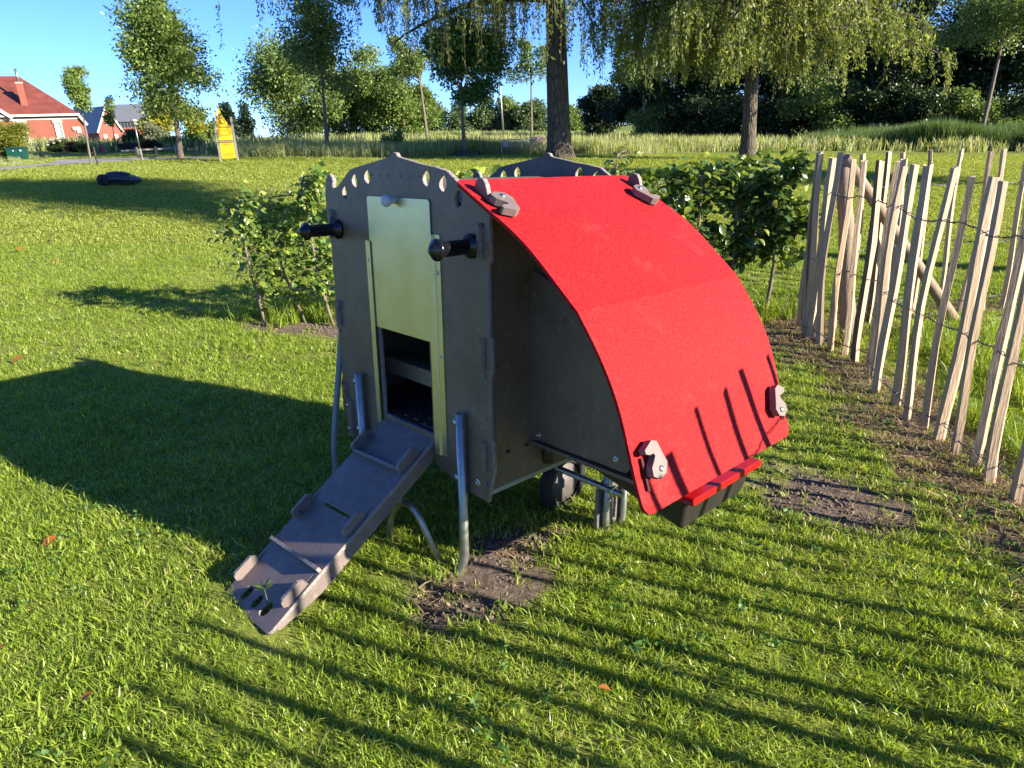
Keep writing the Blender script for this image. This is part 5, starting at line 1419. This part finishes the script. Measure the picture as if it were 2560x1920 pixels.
# ------------------------------------------------------------------ street furniture on the left
def furniture():
    # stake frame of the small tree
    x, y = -10.08, 17.90; z = float(hgt(x, y))
    root = empty('tree_stake', (x, y, z), 0, 'low dark two-post stake frame at the foot of the slender tree', 'tree stake')
    st = mat('dark_stake', (.06, .05, .04), .8, var=.3, nscale=20)
    for dx, hh in ((-.065, .40), (.085, .42)):
        mb = MB(); mb.tube([(dx, .03, -.1), (dx, .03, hh)], .02, 8); mb.build('post', st, root)
    mb = MB(); mb.tube([(-.08, .03, .22), (.10, .03, .34)], .012, 6); mb.build('crossbar', st, root)
    # lamp post
    x, y = -9.58, 19.35; z = float(hgt(x, y))
    root = empty('lamp_post', (x, y, z), 0, 'slim grey garden lamp post with a pale mushroom head by the path', 'lamp post')
    mb = MB(); mb.tube([(0, 0, -.1), (0, 0, .32)], .03, 10); mb.build('wooden_base', M['greywood'], root)
    mb = MB(); mb.tube([(0, 0, .3), (0, 0, .93)], .018, 10); mb.build('pole', M['galv'], root)
    mb = MB(); mb.lathe((0, 0, .92), (0, 0, 1), [(0, .02), (.01, .045), (.07, .05), (.075, .085), (.10, .08), (.125, .04), (.13, 0)], 16); mb.build('lamp_head', mat('lamp_white', (.62, .6, .52), .4, var=.05), root)
    # rail fence
    x, y = -11.25, 22.5; z = float(hgt(x, y))
    root = empty('rail_fence', (x, y, z), 0, 'pale timber rail fence with short posts behind the lamp post', 'fence')
    pale = mat('pale_rail', (.62, .53, .38), .7, var=.15, nscale=8)
    for q in (0, .42, .85): 
        mb = MB(); mb.box((q, q * .9, .08), (.06, .06, .34)); mb.build('post', pale, root)
    mb = MB(); mb.tube([(-.35, -.25, .16), (1.0, 1.1, .17)], .035, 8); mb.build('rail', pale, root)
    for i, (px, py, lab) in enumerate(((-9.41, 22.5, 'grey field post left of the yellow sign, left one of two'), (-9.16, 22.5, 'grey field post left of the yellow sign, right one of two'))):
        mb = MB(); mb.tube([(0, 0, -.1), (0, 0, .40)], .032, 10); mb.tube([(0, 0, .40), (0, 0, .415)], .034, 10)
        o = mb.build('field_post', M['greywood']); o.location = (px, py, float(hgt(px, py))); tag(o, lab, 'post', 'posts left of the sign')
    # green box
    x, y = -13.35, 20.15; z = float(hgt(x, y))
    root = empty('utility_box', (x, y, z), R(12), 'dark green utility box standing in the rough grass under the rounded bush', 'utility box')
    gr = mat('green_paint', (.012, .085, .06), .4, var=.08)
    mb = MB(); mb.box((0, 0, .12), (.42, .28, .34)); mb.build('body', gr, root); mb = MB(); mb.box((0, 0, .30), (.46, .32, .03)); mb.build('lid', gr, root)
    for q, s in ((-.03, .022), (.15, .03)):
        mb = MB(); mb.box((q, -.143, .22), (s * 1.5, .005, s * 1.5)); mb.build('sticker', M['white_knob'], root)
    # dark container, hose heap, pink parasol
    x, y = -15.0, 30.0; z = float(hgt(x, y)); 
    root = empty('container', (x, y, z), R(25), 'dark blue bin standing beside the gable house', 'bin')
    db = mat('dark_blue_plastic', (.012, .016, .04), .4, var=.1)
    mb = MB(); mb.box((0, 0, .36), (.42, .42, .55)); mb.build('body', db, root); mb = MB(); mb.box((0, 0, .66), (.46, .46, .05)); mb.build('lid', db, root)
    x, y = -14.22, 26.0; z = float(hgt(x, y))
    root = empty('parasol', (x, y, z), 0, 'small folded pinkish parasol standing by the shrubs', 'parasol')
    pk = mat('pink_cloth', (.45, .09, .09), .8, var=.2, nscale=10)
    mb = MB(); mb.lathe((0, 0, -.06), (0, 0, 1), [(0, .15), (.10, .11), (.25, .06), (.34, .012), (.35, 0)], 10); mb.build('cloth', pk, root); mb = MB(); mb.tube([(0, 0, -.1), (0, 0, .40)], .01, 6); mb.build('pole', M['greywood'], root)
    x, y = -13.55, 27.0; z = float(hgt(x, y))
    root = empty('planter', (x, y, z), 0, 'low black planter in front of the green shrub', 'planter')
    mb = MB(); V = [(-.42, -.2, .0), (.42, -.2, .0), (.42, .2, 0), (-.42, .2, 0), (-.5, -.24, .3), (.5, -.24, .3), (.5, .24, .3), (-.5, .24, .3)]
    mb.add(V, [(0, 1, 5, 4), (1, 2, 6, 5), (2, 3, 7, 6), (3, 0, 4, 7), (4, 5, 6, 7)]); mb.build('tub', M['tray'], root)
    # flagpole, crowd barrier, hive-like box, soil heap
    x, y = .10, 36.0; z = float(hgt(x, y))
    root = empty('flagpole', (x, y, z), 0, 'tall thin grey metal pole standing in the meadow', 'pole')
    mb = MB(); mb.tube([(0, 0, -.1), (-.14, 0, 3.65)], [.055, .028], 12); mb.build('mast', M['galv'], root)
    mb = MB(); mb.lathe((0, 0, .18), (0, 0, 1), [(0, .085), (.12, .085), (.14, .06)], 12); mb.build('collar', M['galv'], root)
    x, y = -.02, 23.4; z = float(hgt(x, y))
    root = empty('crowd_barrier', (x, y, z), math.atan2(.75, 1.35), 'galvanised crowd barrier with upright bars at the meadow edge', 'barrier')
    wl = mat('bright_galvanised', (.62, .65, .66), .45, metal=.4, var=.1, nscale=30)
    W_ = 1.55; H_ = .47
    mb = MB(); mb.tube([(0, 0, -.02), (0, 0, H_), (W_, 0, H_), (W_, 0, -.02)], .014, 8); mb.build('frame', wl, root)
    mb = MB(); mb.tube([(.25, 0, H_ - .08), (1.2, 0, H_ - .08)], .008, 6); mb.build('rail', wl, root)
    for k in range(1, 18):
        mb = MB() if k > 1 else MB()
        mb.tube([(W_ * k / 18, 0, .02), (W_ * k / 18, 0, H_)], .007, 6); mb.build('bar', wl, root)
    mb = MB(); mb.tube([(0, 0, H_ - .05), (-.09, -.10, -.02)], .012, 6); mb.build('foot', wl, root)
    mb = MB(); mb.box((.16, .01, H_ - .12), (.22, .006, .2)); mb.build('plate', wl, root)
    x, y = 1.28, 26.4; z = float(hgt(x, y))
    root = empty('water_barrel', (x, y, z), 0, 'brown barrel lying half hidden behind the barrier and the thick trunk', 'barrel')
    br = mat('brown_barrel', (.20, .14, .11), .7, var=.25, nscale=8)
    mb = MB(); mb.lathe((-.28, 0, .30), (1, 0, 0), [(0, 0), (0, .2), (.03, .23), (.28, .25), (.53, .23), (.56, .2), (.56, 0)], 20); mb.build('body', br, root)
    mb = MB(); mb.box((-.15, 0, .05), (.06, .34, .14)); mb.box((.15, 0, .05), (.06, .34, .14)); mb.build('stand', M['greywood'], root)
    rr = np.random.default_rng(2); V = []; n = 22
    for i in range(9):
        for k in range(n):
            q = i / 8; a = 2 * pi * k / n; hh = .17 * (1 - q * q) * (.8 + .5 * rr.random()); V.append((.58 * q * cos(a) * (1 + .1 * rr.normal()), .34 * q * sin(a), hh - .02 + .02 * rr.normal()))
    F = [(i * n + k, i * n + (k + 1) % n, (i + 1) * n + (k + 1) % n, (i + 1) * n + k) for i in range(8) for k in range(n)]
    mb = MB(); mb.add(V, F); o = mb.build('soil_heap', mat('heap_soil', (.12, .085, .06), .95, var=.4, nscale=9, bump=.6, bscale=14)); o.location = (-1.2, 22.6, float(hgt(-1.2, 22.6))); tag(o, 'heap of dug soil round the foot of the round-crowned tree', 'soil heap')
    # parked car far off behind the sign
    x, y = -15.2, 45.2; z = float(hgt(x, y)) 
    root = empty('parked_car', (x, y, z), R(6), 'black parked car seen far behind the meadow right of the sign', 'car')
    bk = mat('black_car_paint', (.012, .012, .016), .25, var=.05); gl = mat('car_glass', (.03, .035, .045), .1, var=.05)
    sl = [(-.95, .16), (-.97, .32), (-.90, .40), (-.62, .44), (-.42, .62), (.32, .63), (.66, .46), (.93, .40), (.97, .30), (.95, .16)]
    mb = MB(); mb.prism(sl, lambda a, b, t: (a, t * (1 if b < .45 else .86), b), -.38, .38); b_ = mb.build('body', bk, root)
    for s in (-1, 1):
        mb = MB(); mb.prism([(-.52, .46), (-.38, .58), (-.04, .59), (-.04, .46)], lambda a, b, t: (a, s * (.345 - (b - .46) * .12) + t, b), -.004, .004); mb.build('window', gl, root)
        mb = MB(); mb.prism([(0, .46), (0, .59), (.28, .58), (.52, .46)], lambda a, b, t: (a, s * (.345 - (b - .46) * .12) + t, b), -.004, .004); mb.build('window', gl, root)
        for q in (-.58, .58):
            mb = MB(); mb.lathe((q, s * .30, .15), (0, s, 0), [(0, .02), (0, .15), (.09, .15), (.10, .10), (.09, .02)], 16); mb.build('wheel', M['tyre'], root)
furniture()

def shrubs():
    S = [('rounded_bush', 'big rounded yellow-green privet bush at the left edge in front of the brick house', -13.85, 20.6, .68, .53, 'lf_box', .05, 7000, .58),
         ('peony_shrub', 'dark green shrub with pale pink blooms below the house window', -15.9, 26.2, .36, .20, 'lf_shrub', .06, 1600, .20),
         ('low_shrub', 'brownish low shrub right of the pink blooms', -15.15, 26.0, .36, .17, 'lf_red', .06, 1400, .16),
         ('low_shrub', 'bright green low shrub nearest the slender staked tree', -14.65, 25.6, .28, .16, 'lf_shrub', .06, 1200, .15),
         ('ornamental_grass', 'pale straw-coloured ornamental grass clump against the house plinth', -16.9, 29.5, .42, .30, 'lf_pale', .08, 1200, .30),
         ('green_shrub', 'round bright green shrub in front of the gable house', -14.0, 28.0, .42, .34, 'lf_shrub', .07, 2400, .38),
         ('pale_shrub', 'cream-variegated round shrub in front of the gable house', -14.6, 31.0, .55, .52, 'lf_pale', .08, 2600, .70),
         ('russet_shrub', 'dark reddish shrub between the green shrub and the lamp post', -13.0, 27.0, .34, .22, 'lf_red', .06, 1500, .22),
         ('low_hedge', 'low yellow-green hedge behind the rail fence', -12.7, 28.5, .95, .16, 'lf_box', .07, 2600, .30),
         ('meadow_bush', 'small bush growing in the meadow left of the soil heap', -3.55, 24.6, .42, .38, 'lf_linden', .08, 900, .40)]
    for i, (nm, lab, x, y, rx, rz, m, leaf, n, zc) in enumerate(S):
        z = float(hgt(x, y)); r = np.random.default_rng(500 + i)
        root = empty(nm, (x, y, z), 0, lab, 'shrub')
        crown_obj('crown', r, (x, y, z), (x, y, z + zc), rx, rz, n, leaf, M[m], root, 14, .10 * (rx + rz), ry=min(rx, .5))
        mb = MB()
        for k in range(3): mb.tube([(0, 0, -.05), (rx * .4 * cos(k * 2.1), .1 * sin(k * 2.1), zc)], .015, 5, False)
        mb.build('stem', M['twig'], root)
        if nm == 'peony_shrub':
            pkm = mat('pink_petal', (.75, .5, .48), .7, var=.1)
            for (dx, dz) in ((-.12, .25), (.10, .30), (.02, .42), (.26, .44), (.33, .36)):
                mb = MB(); mb.lathe((dx, -.30, dz - .03), (0, 0, 1), [(0, .01), (.015, .045), (.04, .055), (.06, .04), (.07, 0)], 9); mb.build('bloom', pkm, root)
shrubs()

# ------------------------------------------------------------------ houses
HS = 1.38
def hs(p): return Vector((p[0] * HS, p[1] * HS, 1.45 + (p[2] - 1.45) * HS))
def brick(name, c1, c2, scale):
    m, nt, n, l, p = newmat(name)
    tc = n.new('ShaderNodeTexCoord'); b = n.new('ShaderNodeTexBrick')
    mp = n.new('ShaderNodeMapping'); mp.inputs['Rotation'].default_value = (R(90), 0, 0); l.new(tc.outputs['Object'], mp.inputs[0])
    l.new(mp.outputs[0], b.inputs['Vector']); b.inputs['Scale'].default_value = scale
    b.inputs['Color1'].default_value = (*al(c1), 1); b.inputs['Color2'].default_value = (*al(c2), 1); b.inputs['Mortar'].default_value = (.21, .125, .095, 1); b.inputs['Mortar Size'].default_value = .012
    t = n.new('ShaderNodeTexNoise'); t.inputs['Scale'].default_value = 1.2; t.inputs['Detail'].default_value = 5; l.new(tc.outputs['Object'], t.inputs['Vector'])
    r = ramp_node(n, [(.3, (.82, .82, .82)), (.7, (1, 1, 1))]); l.new(t.outputs['Fac'], r.inputs[0])
    mx = n.new('ShaderNodeMix'); mx.data_type = 'RGBA'; mx.blend_type = 'MULTIPLY'; mx.inputs['Factor'].default_value = 1
    l.new(b.outputs['Color'], mx.inputs['A']); l.new(r.outputs[0], mx.inputs['B']); l.new(mx.outputs['Result'], p.inputs['Base Color']); p.inputs['Roughness'].default_value = .85
    return m
def houses():
    bk = brick('red_brick', (.43, .108, .064), (.37, .092, .056), 6); bk2 = brick('dark_brick', (.20, .085, .065), (.17, .07, .055), 6)
    def tiles(name, col, ax_scale):
        m, nt, n, l, p = newmat(name)
        tc = n.new('ShaderNodeTexCoord'); w = n.new('ShaderNodeTexWave'); w.inputs['Scale'].default_value = ax_scale; w.inputs['Distortion'].default_value = .4; w.bands_direction = 'Z'
        l.new(tc.outputs['Object'], w.inputs['Vector'])
        t = n.new('ShaderNodeTexNoise'); t.inputs['Scale'].default_value = 1.6; t.inputs['Detail'].default_value = 6; l.new(tc.outputs['Object'], t.inputs['Vector'])
        col = al(col); r = ramp_node(n, [(.3, tuple(c * .72 for c in col)), (.7, tuple(c * 1.2 for c in col))]); l.new(t.outputs['Fac'], r.inputs[0]); l.new(r.outputs[0], p.inputs['Base Color'])
        p.inputs['Roughness'].default_value = .6
        b = n.new('ShaderNodeBump'); b.inputs['Strength'].default_value = .6; b.inputs['Distance'].default_value = .04; l.new(w.outputs['Fac'], b.inputs['Height']); l.new(b.outputs[0], p.inputs['Normal'])
        return m
    tile = tiles('red_roof_tiles', (.27, .068, .042), 3.2)
    white = mat('white_trim', (.72, .68, .60), .5, var=.05, nscale=4); lint = mat('pale_lintel', (.55, .47, .38), .7, var=.1, nscale=4)
    glass = mat('window_glass', (.42, .52, .50), .12, var=.15, nscale=2); glassd = mat('dark_window_glass', (.05, .05, .05), .1, var=.1)
    # ---- farmhouse; local frame: x along the front, y away from camera
    o = hs((-25.24, 45.0, 1.17)); o.z -= .35
    root = empty('brick_house', o, R(31), 'red brick farmhouse with steep red tiled roof at the left edge', 'house')
    H = 3.02; Wx = 9.0; xe = -.40          # eave height, wall width, right end of straight eave
    mb = MB()
    prof = [(-Wx, 0), (0, 0), (0, H * .78), (xe, H), (-Wx, H)]
    mb.prism(prof, lambda a, b, t: (a, t, b), 0, 9.0); wall = mb.build('wall', bk, root)
    mb = MB(); mb.box((-Wx / 2, -.03, .45), (Wx + .06, .07, .95)); mb.build('plinth', bk2, root)
    rz_ = 6.15; rx_ = -3.93
    mb = MB(); e = .35
    V = [(-Wx - 2, -e, H - .05), (xe + .1, -e, H - .05), (xe + .1, 9 + e, H - .05), (-Wx - 2, 9 + e, H - .05), (-Wx - 2, 4.5, rz_), (rx_, 4.5, rz_)]
    V2 = [(a, b, c + .16) for a, b, c in V]
    mb.add(V2, [(0, 1, 5, 4), (1, 2, 5), (2, 3, 4, 5)]); mb.add(V, [(3, 2, 1, 0)])
    roof = mb.build('roof', tile, root)
    mb = MB(); mb.box((-Wx / 2 + xe / 2, -e - .02, H + .04), (Wx + xe + .3, .10, .17)); mb.build('gutter', white, root)
    mb = MB(); mb.box((-Wx / 2 + xe / 2, -.03, H - .22), (Wx + xe, .06, .16)); mb.build('frieze', white, root)
    mb = MB(); q = Vector((-xe, 0, -H * .22)); L_ = q.length; rot = Matrix.Rotation(math.atan2(H * .22, -xe), 3, 'Y')
    mb.box((xe / 2 + .05, -.12, H * .89), (L_ + .3, .26, .20), rot); mb.build('bargeboard', white, root)
    mb = MB(); mb.box((-4.93, -.06, H * .5), (.10, .08, H * .95)); mb.build('downpipe', white, root)
    mb = MB(); a0 = -5.0; mb.box((a0 - .8, -.5, H + .62), (2.3, .2, .24), Matrix.Rotation(R(40), 3, 'Y')); mb.build('bargeboard', white, root)
    for (cx, z0, z1, w, gm) in ((-1.97, 1.15, 2.48, .46, glass), (-4.43, 1.15, 2.50, .46, glassd)):
        mb = MB()
        for (bx, bz, bw, bh) in ((cx - w / 2, (z0 + z1) / 2, .09, z1 - z0), (cx + w / 2, (z0 + z1) / 2, .09, z1 - z0), (cx, (z0 * .42 + z1 * .58), w - .09, .06)): mb.box((bx, -.04, bz), (bw, .12, bh))
        f = mb.build('window', white, root)
        mb = MB(); mb.box((cx, -.012, (z0 + z1) / 2), (w - .09, .02, z1 - z0)); mb.build('pane', gm, f)
        mb = MB(); mb.box((cx, -.05, z1 + .10), (w + .28, .12, .22)); mb.build('lintel', lint, f)
        mb = MB(); mb.box((cx, -.06, z0 - .05), (w + .2, .16, .09)); mb.build('sill', lint, f)
    cx = -.56; z0 = 1.65; z1 = 2.12
    mb = MB(); mb.box((cx, -.04, (z0 + z1) / 2), (.30, .10, z1 - z0)); f = mb.build('window', white, root)
    mb = MB(); mb.box((cx, -.095, (z0 + z1) / 2), (.16, .02, z1 - z0 - .16)); mb.build('pane', glass, f)
    mb = MB(); mb.lathe((-.88, -.02, 1.97), (0, -1, 0), [(0, .17), (.06, .16), (.08, 0)], 16); mb.build('round_vent', white, root)  # round vent in the wall beside the small window
    # chimney on the front slope
    tt = .28; cxx = -3.92; cy = 1.0; zr = H + .11 + (rz_ - H) * (cy + e) / (4.5 + e)
    mb = MB(); mb.box((cxx, cy, zr + .40), (.46, .46, 2.3)); ch = mb.build('chimney', bk, roof)
    mb = MB(); mb.tube([(cxx, cy, zr + 1.5), (cxx, cy, zr + 2.6)], .10, 10); mb.build('flue', M['galv'], roof)
    mb = MB(); mb.box((cxx, cy, zr + 1.55), (.54, .54, .10)); mb.build('chimney_cap', lint, roof)
    # ---- gable house
    def gable(name, lab, A, w, depth, rot, H, R_, roofm, wallm):
        root = empty(name, A, rot, lab, 'house')
        mb = MB(); mb.prism([(-w / 2, 0), (w / 2, 0), (w / 2, H), (0, R_), (-w / 2, H)], lambda a, b, t: (a, t, b), 0, depth); mb.build('wall', wallm, root)
        for s in (-1, 1):
            ov = .25; sl = (R_ - H) / (w / 2)
            mb = MB(); mb.add([(s * (w / 2 + ov), -.25, H - ov * sl), (0, -.25, R_ + .02), (0, depth + .25, R_ + .02), (s * (w / 2 + ov), depth + .25, H - ov * sl), (s * (w / 2 + ov), -.25, H - ov * sl + .14), (0, -.25, R_ + .16), (0, depth + .25, R_ + .16), (s * (w / 2 + ov), depth + .25, H - ov * sl + .14)],
                   [(0, 1, 2, 3), (4, 5, 6, 7), (0, 1, 5, 4), (2, 3, 7, 6), (0, 3, 7, 4)]); mb.build('roof', roofm, root)
            L_ = math.hypot(w / 2 + ov, (w / 2 + ov) * sl); rt_ = Matrix.Rotation(s * math.atan(sl), 3, 'Y')
            mb = MB(); mb.box((s * (w / 2 + ov) / 2, -.30, (R_ + H - ov * sl) / 2 + .02), (L_, .08, .24), rt_); mb.build('bargeboard', white, root)
        return root
    corr = mat('grey_corrugated', (.33, .32, .30), .55, metal=.2, var=.1, nscale=3)
    m, n, l = corr, corr.node_tree.nodes, corr.node_tree.links
    w = n.new('ShaderNodeTexWave'); w.bands_direction = 'Y'; w.inputs['Scale'].default_value = 1.3; tc = n.new('ShaderNodeTexCoord'); l.new(tc.outputs['Object'], w.inputs['Vector'])
    r = ramp_node(n, [(.3, al((.20, .19, .18))), (.7, al((.52, .50, .45)))]); l.new(w.outputs['Fac'], r.inputs[0]); l.new(r.outputs[0], n['Principled BSDF'].inputs['Base Color'])
    A = Vector((-27.58 * 2.2, 52 * 2.2, .95))
    g = gable('gable_house', 'low red brick house with grey corrugated roof and white bargeboards behind the slender tree', A, 3.35, 14, R(50), 2.5, 5.7, corr, bk)
    mb = MB(); mb.box((.05, -.03, 3.75), (.62, .08, 1.25)); f = mb.build('window', white, g); mb = MB(); mb.box((.05, -.08, 3.75), (.44, .02, 1.05)); mb.build('pane', glass, f)
    mb = MB(); mb.box((-.8, -.03, 1.5), (.5, .08, .6)); f = mb.build('window', white, g); mb = MB(); mb.box((-.8, -.08, 1.5), (.32, .02, .42)); mb.build('pane', glass, f)
    mb = MB(); mb.box((.8, -.03, 1.5), (.5, .08, .6)); f = mb.build('window', white, g); mb = MB(); mb.box((.8, -.08, 1.5), (.32, .02, .42)); mb.build('pane', glass, f)
    # ---- barn
    slate = mat('blue_grey_roof', (.17, .185, .21), .5, var=.1, nscale=2); black = mat('black_boards', (.02, .022, .02), .7, var=.3, nscale=4); gd = mat('green_door_paint', (.02, .06, .035), .5, var=.1)
    A = Vector((-31.6 * 2.2, 60 * 2.2, .95)); root = empty('barn', A, R(20), 'long barn with blue-grey roof, black boarding and a dark green door behind the golden tree', 'barn')
    L_ = 8.4; Hw = 3.0; Hb = 4.1; Hr = 7.0
    mb = MB(); mb.box((L_ / 2, 3, Hw / 2), (L_, 6, Hw)); mb.build('wall', bk, root)
    for k in range(16):
        mb = MB(); mb.box((.26 + k * .525, -.03, (Hw + Hb) / 2 + .01), (.49, .05, Hb - Hw)); mb.build('board', black, root)
    mb = MB(); mb.prism([(-.3, Hb), (3, Hr), (6.3, Hb), (6.3, Hb - .12), (3, Hr - .14), (-.3, Hb - .12)], lambda a, b, t: (t, a, b), -.4, L_ + .3); mb.build('roof', slate, root)
    mb = MB(); mb.box((6.05, -.05, Hw * .47), (1.6, .1, Hw * .92)); mb.build('door', gd, root)
    mb = MB(); mb.box((L_ * .22, -.05, Hw * .55), (.5, .08, .55)); f = mb.build('window', white, root); mb = MB(); mb.box((L_ * .22, -.1, Hw * .55), (.34, .02, .4)); mb.build('pane', glass, f)
houses()
